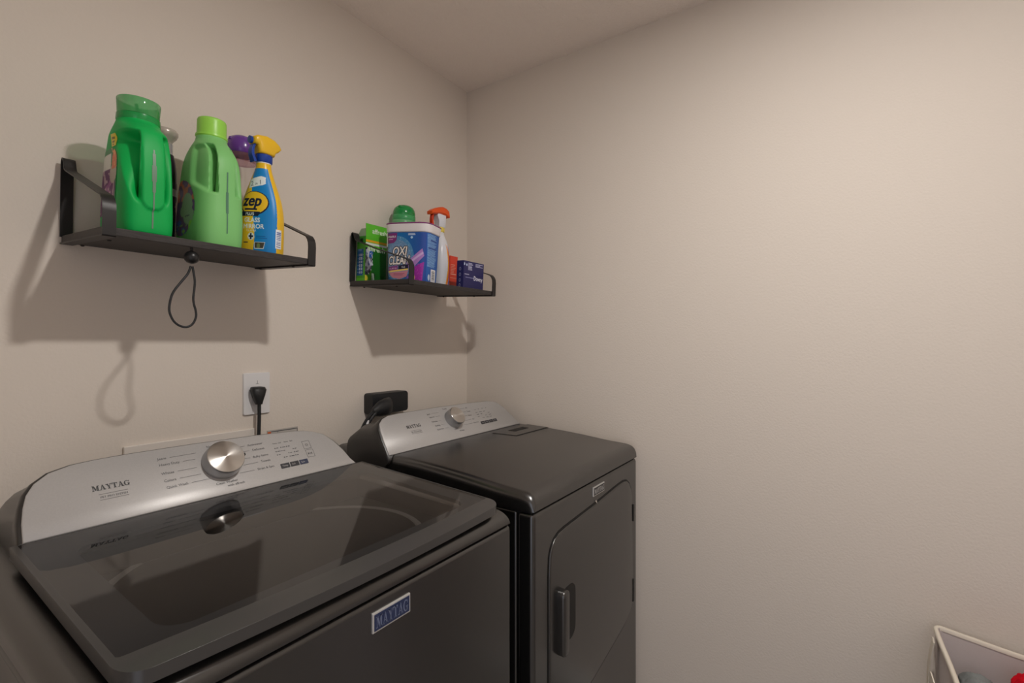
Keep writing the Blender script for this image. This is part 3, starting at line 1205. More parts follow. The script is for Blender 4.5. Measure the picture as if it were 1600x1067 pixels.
def detergent2():
    e = item('detergent_bottle', 1, -1.105, -.140, 'light green laundry detergent bottle with a lime cap, second from the shelf\'s left end', 'bottle')

    def disp(a, z):
        A = abs(a)
        d = 0.0
        if .112 < z < .230:
            t = (z - .112) / .118
            ain = .0165 + .002 * math.sin(PI * t)
            round_ = math.sqrt(max(0, 1 - (2 * t - 1) ** 2))
            c = .054 - .008 * t
            hw = .046 * round_ ** .6
            if a > 0:
                c, hw = .032, .016 * round_ ** .7
            m = sstep(ain, ain + .004, A) * (1 - sstep(c + hw - .012, c + hw + .002, A))
            zl = .112 + .42 * max(0.0, A - .036)
            m *= sstep(zl, zl + .010, z) * (1 - sstep(.216, .229, z))
            d += (.0075 + .030 * (1 - sstep(ain + .016, ain + .023, A)) * sstep(.116, .126, z)) * m
        return d
    B = Bottle([(0, .045, .076, 0, 3.2), (.004, .0495, .081, 0, 3.2), (.05, .051, .083, 0, 3.2), (.10, .0495, .080, 0, 3.2), (.14, .0475, .079, 0, 3.0), (.18, .0450, .077, 0, 2.8), (.205, .0420, .070, 0, 2.6),
                (.226, .0370, .054, 0, 2.3), (.242, .0315, .036, 0, 2), (.252, .0305, .0305, 0, 2)], nz=100, nt=192, disp=disp)
    body = B.build('body', m_lgreen, e)
    n_ = MB()
    n_.lathe([(.0305, .250), (.0325, .253), (.0320, .257), (.029, .258)], n=36)
    n_.build('neck', m_limecap, e)
    c = MB()
    prof = [(.0292, .2575), (.0288, .289), (.0280, .2925), (.0258, .2940)]
    nn = 72
    c.rings([[((r + (.0005 if j % 2 and i in (0, 1) else 0)) * math.cos(2 * PI * j / nn), (r + (.0005 if j % 2 and i in (0, 1) else 0)) * math.sin(2 * PI * j / nn), z) for j in range(nn)] for i, (r, z) in enumerate(prof)])
    c.build('cap', m_limecap, e, smooth=50)
    C = Canvas(-.004, .004, .030, .165, 7, 50, rgb(84, 128, 104))
    for j, z in enumerate(C.v):
        hw = .0007 + .0014 * math.sin(PI * min(1, max(0, (z - .03) / .135)))
        C.keep[j] = np.abs(C.u) <= hw + .0008
    C.build('level_stripe', B.pos, m_print, body, .0006)
    C = Canvas(-.200, -.070, .020, .150, 64, 64, rgb(104, 70, 122))
    nz1 = C.noise(8, 1, 13)
    C.put(nz1 > .6, rgb(120, 72, 132))
    C.put((C.noise(5, 1, 4) > .52) & (C.V > .100), rgb(214, 112, 84))
    C.put((C.noise(4, 1, 8) > .6) & (C.V < .06), rgb(70, 100, 190))
    C.ell(-.104, .090, .024, .026, rgb(146, 172, 136))
    C.ell(-.098, .066, .024, .020, rgb(146, 172, 136))
    C.ell(-.125, .076, .012, .012, rgb(146, 172, 136))
    C.text('Detergent', -.112, .062, .008, rgb(70, 60, 90), .6)
    C.put((C.noise(3, 1, 2) > .72) & (C.V < .055), rgb(140, 200, 80))
    C.ell(-.086, .040, .010, .014, rgb(150, 210, 70))
    C.keep = ((C.U + .133) / .062) ** 2 + ((C.V - .085) / .064) ** 2 < 1
    C.build('front_label', B.pos, m_print, body, .0007)


detergent2()

# ---- dark bottle with silver cap behind them
m_darkbottle = mat('near_black_bottle_plastic', rgb(36, 30, 38), 0.3)
m_silvercap = mat('pearl_grey_cap', rgb(196, 186, 178), 0.25, metal=0.2, coat=.4)
e = item('dark_bottle', 1, -1.164, -.045, 'dark bottle with pearl grey flared cap between the two green detergents', 'bottle')
B = Bottle([(0, .022, .021, 0, 2.4), (.004, .0245, .0235, 0, 2.4), (.10, .025, .024, 0, 2.4), (.17, .0245, .0235, 0, 2.3), (.20, .0215, .021, 0, 2.1), (.214, .0185, .0185, 0, 2)], nz=40, nt=48)
bd = B.build('body', m_darkbottle, e)
C = Canvas(-.03, .045, .06, .15, 40, 40, rgb(52, 40, 58))
C.rect(-.02, .03, .12, .135, rgb(180, 170, 180))
C.ell(.03, .095, .012, .018, rgb(190, 150, 140))
C.build('front_label', B.pos, m_print, bd, .0006)
mb = MB()
mb.lathe([(.0165, .214), (.0165, .238), (.0145, .239)], n=28)
mb.build('collar', mat('silver_collar', rgb(205, 205, 208), 0.25, metal=.6), e)
mb = MB()
mb.lathe([(.0150, .239), (.0165, .245), (.0235, .253), (.0265, .260), (.0265, .266), (.0235, .2705), (.014, .2735), (.002, .2745)], n=32)
mb.build('cap', m_silvercap, e)

# ---- clear bottle with purple cap
m_purple = mat('purple_cap_plastic', rgb(104, 58, 150), 0.22, coat=.4)
m_purpleclear = thin_clear('purple_clear_plastic', (0.80, 0.58, 0.66), (.35, .18, .26), .25)
e = item('scent_booster_bottle', 1, -1.001, -.066, 'clear empty plastic bottle with a domed purple cap behind the blue spray bottle', 'bottle')
mb = MB()
nn = 48


def ribbed(prof, nn, amp):
    return [[((r - amp * (.5 + .5 * math.cos(6 * 2 * PI * j / nn)) * w) * math.cos(2 * PI * j / nn), (r - amp * (.5 + .5 * math.cos(6 * 2 * PI * j / nn)) * w) * math.sin(2 * PI * j / nn), z) for j in range(nn)] for r, z, w in prof]


mb.rings(ribbed([(.028, 0, 0), (.032, .004, 0), (.0335, .03, .3), (.0300, .09, 1), (.0290, .13, 1), (.0305, .18, .6), (.0325, .225, 0), (.0330, .244, 0)], nn, .003), True, False)
mb.build('body', m_clear, e, smooth=60)
mb = MB()
mb.lathe([(.0335, .240), (.0340, .246), (.0345, .262)], n=40, cap0=False, cap1=False)
mb.build('cap_skirt', m_purpleclear, e)
mb = MB()
mb.lathe([(.0345, .2605), (.0358, .263), (.0366, .270), (.0364, .278), (.0350, .287), (.0318, .2955), (.0260, .302), (.017, .3065), (.0065, .3085), (.0005, .309)], n=40)
cap = mb.build('cap', m_purple, e)
mb = MB()
mb.lathe([(.005, 0), (.005, .004), (.003, .006)], (-.0305, -.006, .291), 12)
mb.build('cap_tab', m_purple, cap)

# ---- blue and yellow spray bottle
m_yellow = mat('yellow_plastic', rgb(240, 192, 40), 0.32)
m_blue = mat('cobalt_blue_plastic', rgb(24, 66, 160), 0.35)


def sprayer(head, m_head, m_col, e, z0, r, s=1.0):
    """ribbed collar"""
    mb = MB()
    nn = 56
    prof = [(r * 1.02, z0), (r * 1.12, z0 + .002), (r * 1.12, z0 + .018 * s), (r * .95, z0 + .020 * s)]
    mb.rings([[((a + (.0006 if j % 2 else 0)) * math.cos(2 * PI * j / nn), (a + (.0006 if j % 2 else 0)) * math.sin(2 * PI * j / nn), z) for j in range(nn)] for a, z in prof])
    mb.build('collar', m_col, e, smooth=50)


def zep():
    e = item('glass_cleaner_spray_bottle', 1, -.998, -.168, 'yellow and blue glass cleaner spray bottle with yellow trigger head, rightmost on its shelf', 'bottle', yaw=math.radians(-57))
    B = Bottle([(0, .044, .027, 0, 3), (.003, .0485, .031, 0, 3), (.03, .050, .032, 0, 2.8), (.09, .0490, .031, 0, 2.8), (.125, .0445, .0285, 0, 2.6), (.155, .036, .0255, 0, 2.4), (.185, .0255, .0215, 0, 2.2),
                (.205, .0190, .0180, 0, 2), (.215, .0170, .0170, 0, 2), (.222, .0165, .0165, 0, 2)], nz=60, nt=96)
    body = B.build('body', m_yellow, e)
    yel = rgb(244, 196, 44)
    blu = rgb(16, 132, 206)
    nav = rgb(20, 26, 62)
    wht = rgb(235, 238, 240)
    C = Canvas(-.058, .062, .004, .208, 150, 240, blu)

    def wid(z):
        return B.sec(z)[0]
    # yellow left band of the label that widens down
    for j, z in enumerate(C.v):
        w = wid(z) * 1.0
        edge = -.004 - .016 * sstep(.10, .2, z) + .004 * math.sin(z * 40)
        C.c[j, C.u < edge] = yel
        C.keep[j] = (C.u > -w * 1.22) & (C.u < w * 1.02)
    # swash with 2 in 1
    C.poly([(-.022, .158), (.012, .166), (.018, .170), (.016, .186), (.006, .188), (-.022, .180)], wht)
    C.text('2', -.017, .163, .017, nav, .9, .16)
    C.text('in', -.0055, .166, .009, nav, .9, .16)
    C.text('1', .003, .1665, .017, nav, .9, .16)
    C.lines(-.018, .011, .181, .184, .003, nav, 1)
    C.lines(-.018, .008, .157, .160, .003, nav, 2)
    # oval
    C.ell(-.006, .121, .036, .0295, nav)
    C.ell(-.0065, .122, .0335, .0268, yel)
    C.text('zep', -.0345, .115, .0385, nav, .86, 0, .0012, .18)
    C.rect(-.028, .004, .1045, .1085, nav)
    C.poly([(-.036, .090), (.007, .090), (.011, .1005), (-.036, .1005)], nav)
    C.text('PLUS', -.0245, .0920, .0095, wht, 1.05, 0, .0002)
    C.text('GLASS', -.0270, .0755, .0150, wht, .92, 0, .0004)
    C.text('& MIRROR', -.0415, .0605, .0150, wht, .92, 0, .0004)
    C.text('CLEANER', -.0200, .0535, .0062, wht, .9)
    C.ell(-.0085, .0415, .0078, .0088, wht)
    C.rect(-.0145, -.0025, .0395, .0435, nav)
    C.rect(-.0105, -.0065, .0345, .0485, nav)
    C.lines(.004, .034, .033, .043, .0042, rgb(10, 90, 160), 4, .5)
    C.lines(-.027, -.012, .022, .028, .005, nav, 6)
    C.poly([(.000, .0125), (.022, .0125), (.0255, .0285), (.000, .0285)], wht)
    C.poly([(.001, .0137), (.0212, .0137), (.0243, .0275), (.001, .0275)], rgb(74, 66, 60))
    C.ell(.010, .0195, .004, .006, rgb(120, 132, 84))
    C.build('front_label', B.pos, m_print, body, .0006)
    # barcode on the right edge
    C = Canvas(.0475, .0645, .016, .062, 34, 46, wht)
    for k in range(9):
        v = .020 + k * .0042
        C.rect(.0500, .062, v, v + (.0026 if k % 3 else .0016), rgb(92, 108, 168))
    C.build('barcode', B.pos, m_print, body, .0010)
    mb = MB()
    mb.lathe([(.0165, .2205), (.0165, .2255)], n=28)
    mb.build('neck', m_white, e)
    sprayer(None, None, m_blue, e, .2245, .0165)
    # head: outline in the (y, z) plane with the nozzle towards -y, swept in x with rounding, then turned on the neck
    turn = Matrix.Rotation(math.radians(-30), 4, 'Z')
    prof = ccw([(.021, .248), (.0205, .2445), (-.018, .2445), (-.0200, .254), (-.022, .262), (-.031, .264), (-.0325, .279), (-.022, .2855), (-.002, .289), (.018, .285), (.032, .276), (.0375, .267), (.031, .259), (.0235, .254)])
    mb = MB()
    rr = []
    for x, ins in ((-.0165, .005), (-.0145, .0015), (-.009, 0), (.009, 0), (.0145, .0015), (.0165, .005)):
        rr.append([turn @ Vector((x, u, v)) for u, v in expand(prof, -ins)])
    mb.rings(rr)
    head = mb.build('trigger_head', m_yellow, e, smooth=50)
    mb = MB()
    mb.lathe([(.0085, 0), (.0085, .006), (.004, .0065)], n=20)
    o = mb.build('nozzle', m_blue, head)
    o.matrix_local = turn @ Matrix.Translation((0, -.0315, .2715)) @ Matrix.Rotation(math.radians(90), 4, 'X')
    mb = MB()
    tp = smooth_path([(0, -.026, .264), (0, -.0310, .252), (0, -.0315, .238), (0, -.0275, .227), (0, -.0255, .221)], 4)
    mb.rings([[turn @ Vector((sx * w, p.y + sy * .0034, p.z + sy * .001)) for sx, sy in ((-1, -1), (1, -1), (1, 1), (-1, 1))] for p, w in zip(tp, np.linspace(.007, .0095, len(tp)))])
    mb.build('trigger', m_blue, e, smooth=40, bevel=.0012)


zep()

# ---- cord loop with toggle hanging under the shelf's front edge
cl = empty('toggle_cord_loop', (-1.180, -.235, on_shelf(1, -.235) - .015), 'black elastic cord loop with round toggle hanging below the shelf', 'cord')
CO = Vector(cl.location)
mb = MB()
mb.lathe([(.002, .0125), (.004, .011), (.0085, .009), (.0125, .004), (.0138, -.002), (.0128, -.008), (.009, -.0125), (.004, -.0145), (.001, -.015)], (0, 0, -.0175), 28)
tog = mb.build('toggle', mat('toggle_black_plastic', rgb(30, 30, 31), .35), cl, smooth=60)
mb = MB()
mb.tube([(0, 0, 0.0005), (0.0005, 0, -.006)], .003, 8)
mb.build('stem', m_rubber, tog)
pts = [(-1.1815, -.235, 1.503), (-1.187, -.235, 1.487), (-1.1994, -.236, 1.469), (-1.211, -.237, 1.452), (-1.2175, -.237, 1.4376), (-1.2211, -.237, 1.418), (-1.2205, -.237, 1.404), (-1.2143, -.237, 1.389), (-1.205, -.237, 1.380),
       (-1.1936, -.237, 1.3764), (-1.183, -.237, 1.3795), (-1.1762, -.237, 1.388), (-1.1725, -.237, 1.400), (-1.1735, -.237, 1.4125), (-1.1765, -.237, 1.424), (-1.1778, -.237, 1.437), (-1.176, -.237, 1.455), (-1.1745, -.236, 1.472), (-1.176, -.235, 1.488), (-1.1785, -.235, 1.503)]
mb = MB()
mb.tube([Vector(p) - CO for p in smooth_path(pts, 4)], .0023, 8)
mb.build('cord', m_rubber, cl, smooth=80)

# ------------------------------------------------------------------ second shelf
# ---- green cleaner tablets box, top open
lg = rgb(96, 196, 48)
dg = rgb(22, 110, 30)


def affresh():
    x0, x1, y0, y1 = -.5885, -.500, -.0485, -.006
    e = item('washer_cleaner_box', 2, (x0 + x1) / 2, (y0 + y1) / 2, 'green cardboard washer cleaner box with its top flaps standing open', 'box')
    w, d = (x1 - x0) / 2, (y1 - y0) / 2
    HH = .150
    m_card = mat('green_card', rgb(70, 160, 50), .5)
    m_inner = mat('grey_card_inside', rgb(150, 172, 140), .7)
    mb = MB()
    t = .0008
    mb.box(-w, w, -d, -d + t, 0, HH)
    mb.box(-w, w, d - t, d, 0, HH)
    mb.box(-w, -w + t, -d + t, d - t, 0, HH)
    mb.box(w - t, w, -d + t, d - t, 0, HH)
    mb.box(-w, w, -d, d, 0, t)
    mb.build('carton', m_card, e, smooth=0)
    # front print + front flap
    C = Canvas(-w, w, 0, .192, 110, 165, dg)
    for j, z in enumerate(C.v):
        tt = sstep(.0, .125, z)
        C.c[j] = np.array(rgb(24, 96, 28)) * (1 - .3 * tt) + np.array(rgb(46, 140, 36)) * .3 * tt
    C.put((C.U < -.018) & (C.V < .04), rgb(74, 158, 34))
    C.poly([(-w, 0), (-.030, 0), (-.052, .022), (-w, .040)], rgb(150, 198, 60))
    C.ell(-.044, .012, .012, .010, rgb(212, 196, 60))
    C.rect(-w, w, .108, .192, lg)
    C.ell(-.040, .068, .025, .046, rgb(52, 52, 66))
    C.ell(-.036, .066, .018, .034, rgb(110, 108, 124))
    C.ell(-.031, .062, .010, .016, rgb(196, 200, 214))
    C.ell(-.029, .062, .005, .008, rgb(120, 130, 170))
    C.poly([(-w, .086), (-.020, .080), (-.012, .098), (-.020, .106), (-w, .106)], rgb(44, 98, 176))
    C.put((C.noise(5, 1, 21) > .66) & (((C.U + .036) / .024) ** 2 + ((C.V - .066) / .045) ** 2 < 1), rgb(200, 204, 214))
    C.ell(-.010, .022, .008, .010, rgb(30, 40, 30))
    C.poly([(-.018, .03), (-.008, .03), (-.004, .0), (-.016, .0)], rgb(160, 180, 160))
    # text bands
    C.rect(-w, w, .1320, .1390, rgb(240, 176, 40))
    C.lines(-.045, .05, .1335, .1375, .004, rgb(120, 100, 30), 3)
    C.rect(-.048, w, .1225, .1295, rgb(232, 236, 226))
    C.lines(-.045, .05, .124, .128, .004, rgb(110, 140, 100), 5)
    C.text('affresh', -.036, .1035, .026, rgb(226, 240, 214), 1.05, 0, .0006)
    C.rect(-w, w, .1500, .1504, rgb(60, 140, 40))
    C.text('affresh', -.018, .163, .022, rgb(226, 240, 214), 1.05, 0, .0005)
    C.build('front_print', lambda u, v, h: (u, -d - h, v) if v <= .15 else (u, -d - h + (v - .15) * .06, v), m_print_paper, e, .0004)
    mb = MB()
    mb.rings([[(u, -d + (v - .15) * .06 + q, v) for u, v in ((-w, .150), (w, .150), (w - .002, .1918), (-w + .0005, .1918))] for q in (.0003, .0010)])
    mb.build('front_flap', m_inner, e, smooth=0)
    mb = MB()
    mb.rings([[(-w + q + (v - .15) * .10, u, v) for u, v in ((-d, .150), (d, .150), (d - .010, .1700), (d - .016, .1760), (-d + .004, .1760))] for q in (0, .0008)])
    mb.build('side_flap', m_inner, e, smooth=0)
    # left narrow face with the chart of tablets
    C = Canvas(-d, d, 0, HH, 44, 110, rgb(80, 168, 46))
    C.rect(-d, d, .124, .150, rgb(58, 150, 44))
    C.rect(-.006, .008, .128, .142, rgb(20, 60, 24))
    C.rect(-d + .001, d - .009, .020, .108, rgb(34, 92, 148))
    C.lines(-.016, .008, .096, .106, .0035, rgb(120, 160, 200), 8)
    for k in range(6):
        v = .0265 + k * .0115
        for u in (-.0055, .0035):
            C.rect(u - .0028, u + .0028, v, v + .0078, rgb(225, 232, 240))
            C.rect(u - .0009, u + .0012, v + .002, v + .0055, rgb(90, 120, 170))
        C.rect(-.017, -.0105, v + .003, v + .0045, rgb(180, 200, 224))
        C.rect(.0085, .0120, v + .003, v + .0045, rgb(180, 200, 224))
    C.rect(-d, d, 0, .012, rgb(104, 196, 52))
    C.build('side_print', lambda u, v, h: (-w - h, -u, v), m_print_paper, e, .0004)


affresh()


# ---- blue stain remover tub
def oxi():
    yaw = math.radians(-73)
    e = item('stain_remover_tub', 2, -.488, -.166, 'blue and purple stain remover tub with white purple-rimmed lid, OXI CLEAN print', 'tub', yaw=yaw)
    w, d = .076, .066
    B = Bottle([(0, .068, .045, 0, 5), (.003, .0715, .0485, 0, 5), (.08, .0745, .0515, 0, 5), (.160, .0775, .0545, 0, 5)], nz=30, nt=160)
    body = B.build('body', mat('blue_tub_plastic', rgb(28, 86, 168), .35), e)
    pa = rgb(226, 226, 232)
    C = Canvas(-.072, .150, .004, .158, 300, 190, rgb(20, 104, 178))
    # sky: blues
    gr = np.clip((C.U + .02) / .09, 0, 1)
    C.c[:] = np.array(rgb(16, 110, 176))[None, None] * (1 - gr[..., None]) + np.array(rgb(40, 74, 158))[None, None] * gr[..., None]
    lo = (C.V < .05) & (C.U < .05)
    C.put(lo, rgb(24, 96, 160))
    C.ell(-.028, .078, .060, .070, rgb(96, 160, 196), .55)
    C.ell(-.028, .076, .051, .060, rgb(110, 140, 176), .75)
    C.ell(-.028, .072, .044, .052, rgb(120, 150, 186), .6)
    C.put((C.noise(3, 1, 31) > .78) & (((C.U + .028) / .06) ** 2 + ((C.V - .076) / .07) ** 2 < 1), rgb(170, 205, 222), .6)
    # pink burst
    C.poly([(.004, .062), (.060, .108), (.066, .085), (.020, .035)], rgb(176, 130, 200))
    C.poly([(.010, .062), (.062, .098), (.064, .092), (.014, .056)], rgb(206, 176, 222))
    C.poly([(.016, .040), (.066, .066), (.060, .0), (.022, .0)], rgb(158, 44, 160))
    C.ell(.030, .016, .006, .010, rgb(232, 190, 120))
    C.put((C.noise(4, 1, 17) > .7) & (C.U > .0) & (C.U < .06) & (C.V < .06), rgb(200, 70, 190), .5)
    # corner flash
    C.poly([(-.072, .158), (-.030, .158), (-.032, .136), (-.042, .126), (-.072, .124)], rgb(128, 44, 118))
    C.text('VERSATILE', -.069, .143, .0085, pa, .85, 0, .0003)
    C.lines(-.066, -.042, .130, .139, .0045, rgb(214, 150, 200), 3)
    C.lines(.010, .036, .146, .156, .0036, rgb(200, 215, 236), 11, .55)
    C.ell(.023, .143, .004, .004, rgb(180, 214, 240))
    # name
    C.text('OXI', -.0475, .0855, .0385, rgb(36, 26, 34), .78, .04, .0032, .16)
    C.text('CLEAN', -.0640, .0560, .0385, rgb(36, 26, 34), .66, .04, .0032, .12)
    C.text('OXI', -.0475, .0855, .0385, rgb(238, 232, 226), .78, .04, .0008, .16)
    C.text('CLEAN', -.0640, .0560, .0385, rgb(238, 232, 226), .66, .04, .0008, .12)
    C.poly([(-.064, .036), (-.026, .040), (-.026, .054), (-.064, .049)], rgb(134, 60, 130))
    C.text('STAIN REMOVER', -.062, .040, .0058, rgb(236, 210, 228), .75, .1)
    C.poly([(-.024, .040), (.012, .044), (.012, .057), (-.024, .054)], rgb(28, 26, 58))
    C.text('FREE', -.012, .045, .008, pa, .8, .1)
    C.poly([(-.064, .030), (.012, .039), (.012, .044), (-.064, .036)], rgb(236, 206, 110))
    C.poly([(-.062, .029), (.012, .037), (.006, .018), (-.020, .010), (-.046, .014)], rgb(206, 134, 150))
    C.lines(-.042, -.002, .019, .028, .004, rgb(150, 70, 110), 9)
    # text panel on the next side
    C.rect(.070, .073, .0, .160, rgb(28, 74, 160))
    C.rect(.073, .150, .0, .160, rgb(36, 94, 176))
    C.lines(.0760, .132, .050, .156, .0034, rgb(140, 184, 226), 12, .5, .25)
    C.rect(.092, .128, .135, .140, rgb(30, 70, 150))
    C.rect(.080, .128, .110, .114, rgb(30, 70, 150))
    C.rect(.098, .130, .006, .046, rgb(232, 234, 238))
    for k in range(11):
        v = .0095 + k * .0030
        C.rect(.104, .125, v, v + (.0018 if k % 3 else .001), rgb(40, 44, 70))
    C.ell(.086, .018, .006, .010, rgb(196, 214, 236))
    C.build('wrap_label', B.pos, m_print, body, .0006)
    m_lid = mat('white_lid_plastic', rgb(232, 226, 228), .35)
    L = Bottle([(.160, .078, .055, 0, 4.5), (.162, .0805, .0575, 0, 4.5), (.184, .0825, .0595, 0, 4.5), (.187, .0820, .0590, 0, 4.5)], nz=8, nt=120)
    lid = L.build('lid', m_lid, e)
    L2 = Bottle([(.1865, .0823, .0593, 0, 4.5), (.188, .0832, .0602, 0, 4.5), (.1905, .0826, .0596, 0, 4.5), (.1915, .080, .057, 0, 4.5)], nz=6, nt=120)
    L2.build('lid_rim', mat('plum_rim_plastic', rgb(132, 56, 118), .35), lid)


oxi()

# ---- green domed scent booster bottle behind the tub
m_kelly = mat('kelly_green_plastic', rgb(20, 140, 66), .2, coat=.4)
m_greenclear = mat('pale_green_bottle_plastic', rgb(104, 176, 120), .3)
e = item('scent_booster_bottle', 2, -.420, -.043, 'pale green bottle with a domed green cap behind the blue tub', 'bottle')
mb = MB()
mb.lathe([(.030, 0), (.033, .004), (.034, .06), (.032, .14), (.035, .17), (.0395, .205), (.0418, .222), (.0412, .230), (.0398, .232)], n=40)
mb.build('body', m_greenclear, e)
mb = MB()
nn = 96
prof = [(.0390, .231), (.0400, .233), (.0396, .249), (.0388, .250)]
mb.rings([[((r + (.0007 if j % 2 and i in (1, 2) else 0)) * math.cos(2 * PI * j / nn), (r + (.0007 if j % 2 and i in (1, 2) else 0)) * math.sin(2 * PI * j / nn), z) for j in range(nn)] for i, (r, z) in enumerate(prof)])
mb.build('cap_collar', mat('ribbed_green_collar', rgb(70, 166, 100), .3), e, smooth=50)
mb = MB()
mb.lathe([(.0388, .2495), (.0396, .254), (.0392, .262), (.0368, .271), (.0318, .279), (.0235, .285), (.0125, .2885), (.0005, .2895)], n=40)
cap = mb.build('cap', m_kelly, e)
mb = MB()
mb.lathe([(.005, 0), (.005, .004), (.003, .006)], (-.0305, -.010, .276), 12)
mb.build('cap_tab', m_kelly, cap)


# ---- white spray bottle with orange head
def tide():
    e = item('stain_spray_bottle', 2, -.300, -.105, 'white spray bottle with bright orange trigger head behind the blue tub', 'bottle', yaw=math.radians(-95))
    m_w = mat('glossy_white_bottle', rgb(228, 230, 238), .28)
    m_o = mat('orange_plastic', rgb(240, 92, 34), .32)
    B = Bottle([(0, .040, .026, 0, 3), (.004, .044, .030, 0, 3), (.05, .0445, .031, 0, 2.8), (.11, .0425, .031, 0, 2.6), (.15, .038, .029, 0, 2.4), (.178, .029, .025, 0, 2.2), (.198, .0195, .0185, 0, 2), (.212, .0155, .0155, 0, 2)], nz=50, nt=72)
    body = B.build('body', m_w, e)
    C = Canvas(.046, .104, .008, .165, 60, 120, rgb(228, 230, 238))
    msk = np.zeros(C.U.shape, bool)
    for j, z in enumerate(C.v):
        t = (z - .008) / .157
        c = .076 + .026 * math.sin(t * 2.6 - .2) - .034 * t
        for k, (o, wd, col) in enumerate(((-.009, .0038, rgb(244, 170, 60)), (-.004, .0034, rgb(240, 98, 40)), (.003, .0042, rgb(60, 58, 150)), (.009, .003, rgb(240, 98, 40)))):
            ww = wd * math.sin(PI * min(1, max(0, t * .9 + .1))) ** .6
            m_ = np.abs(C.u - (c + o)) < ww
            C.c[j, m_] = col
    C.build('swoosh_print', B.pos, m_print, body, .0006)
    mb = MB()
    mb.lathe([(.0160, .210), (.0185, .212), (.0185, .226), (.016, .228)], n=36)
    mb.build('collar', mat('pale_yellow_collar', rgb(238, 214, 96), .35), e)
    prof = ccw([(.016, .2285), (-.014, .2285), (-.015, .250), (-.024, .268), (-.020, .276), (.018, .274), (.0175, .250)])
    mb = MB()
    mb.rings([[(x, u, v) for u, v in expand(prof, -i)] for x, i in ((-.016, .003), (-.0135, 0), (.0135, 0), (.016, .003))])
    mb.build('sprayer_body', m_w, e, smooth=45)
    prof = ccw([(-.050, .268), (-.052, .279), (-.042, .288), (-.018, .299), (.000, .304), (.018, .301), (.032, .293), (.038, .270), (.030, .268), (.008, .276), (-.018, .275), (-.030, .271)])
    mb = MB()
    mb.rings([[(x, u, v) for u, v in expand(prof, -i)] for x, i in ((-.019, .005), (-.015, .001), (-.009, 0), (.009, 0), (.015, .001), (.019, .005))])
    mb.build('trigger_head', m_o, e, smooth=45)
    mb = MB()
    tp = smooth_path([(0, -.036, .275), (0, -.040, .258), (0, -.039, .238), (0, -.033, .219)], 5)
    mb.rings([[(sx * .0075, p.y + sy * .004, p.z + sy * .001) for sx, sy in ((-1, -1), (1, -1), (1, 1), (-1, 1))] for p in tp])
    mb.build('trigger', mat('red_orange_trigger', rgb(214, 58, 24), .35), e, smooth=40, bevel=.0015)


tide()


# ---- small boxes
def carton(name, x0, x1, y0, y1, h, label, base, paint_front, paint_side):
    e = item(name, 2, (x0 + x1) / 2, (y0 + y1) / 2, label, 'box')
    w, d = (x1 - x0) / 2, (y1 - y0) / 2
    mb = MB()
    mb.box(-w, w, -d, d, 0, h)
    mb.build('carton', mat(name + '_card', base, .42), e, smooth=0, bevel=.0008)
    C = Canvas(-w + .0012, w - .0012, .0012, h - .0012, 110, 90, base)
    paint_front(C, w, h)
    C.build('front_print', lambda u, v, hh: (u, -d - hh, v), m_print_paper, e, .0003)
    C = Canvas(-d + .0012, d - .0012, .0012, h - .0012, 40, 80, base)
    paint_side(C, d, h)
    C.build('side_print', lambda u, v, hh: (-w - hh, -u, v), m_print_paper, e, .0003)
    mb = MB()
    mb.add([(-w + .001, 0, h + .0002), (w - .001, 0, h + .0002), (w - .001, .0006, h + .0002), (-w + .001, .0006, h + .0002)], [(0, 1, 2, 3)])
    mb.build('lid_seam', m_gap, e, smooth=0)


def pf(C, w, h):
    lav = rgb(196, 196, 224)
    C.ell(-.055, .088, .0045, .0048, rgb(200, 214, 240))
    C.ell(-.041, .086, .0040, .0042, rgb(190, 204, 236))
    C.lines(-.033, -.006, .062, .094, .0046, lav, 2, .5, .5)
    C.lines(.008, .056, .078, .095, .0046, lav, 5, .5, .5)
    C.lines(-.052, -.026, .046, .053, .0042, lav, 7, .5, .3)
    C.lines(-.046, .002, .034, .042, .0042, rgb(150, 150, 196), 9, .45, .2)
    C.text('Downy', .0, .0345, .0215, rgb(226, 226, 242), .80, -.03, .0005)


def ps(C, d, h):
    for v in (.012, .030, .050, .070):
        C.ell(.0, v, .0042, .006, rgb(150, 150, 186))
        C.ell(.0, v, .0026, .004, rgb(36, 34, 70))


carton('dryer_sheet_box', -.314, -.198, -.240, -.208, .100, 'navy blue dryer sheet box with white print at the shelf\'s right end', rgb(44, 42, 96), pf, ps)


def rf(C, w, h):
    C.lines(-w + .004, w - .006, .055, .100, .006, rgb(250, 190, 170), 3, .3, .5)
    C.rect(-w + .002, w - .003, .048, .0495, rgb(250, 170, 150))


def rs(C, d, h):
    C.lines(-d + .004, d - .004, .05, h - .01, .006, rgb(250, 160, 140), 6, .3, .4)


carton('red_box', -.252, -.2085, -.120, -.052, .132, 'narrow orange-red cardboard box between white spray bottle and navy box', rgb(232, 76, 54), rf, rs)

# ------------------------------------------------------------------ things on the wall behind the machines
ou = empty('wall_outlet', (-.9215, 0, 1.2045), 'white wall outlet plate above the washer with a black plug', 'outlet')
mb = MB()
pr = rrect(-.0372, .0372, -.0575, .0575, .004, 3)
mb.rings([[(u, -.0005, v) for u, v in pr], [(u, -.0035, v) for u, v in pr], [(u * .965, -.006, v * .978) for u, v in pr]])
mb.build('cover_plate', m_white, ou, smooth=50)
mb = MB()
mb.prism(rrect(-.018, .018, -.034, .012, .012, 5), lambda u, v, dd: (u, -dd, v), .004, .0078)
mb.build('receptacle', m_white, ou, smooth=40)
mb = MB()
mb.box(.0, .0012, -.0066, -.0058, .027, .036)
mb.box(-.004, .005, -.0066, -.0058, .0262, .0272)
mb.build('plate_mark', mat('grey_mark', rgb(150, 150, 152), .5), ou, smooth=0)

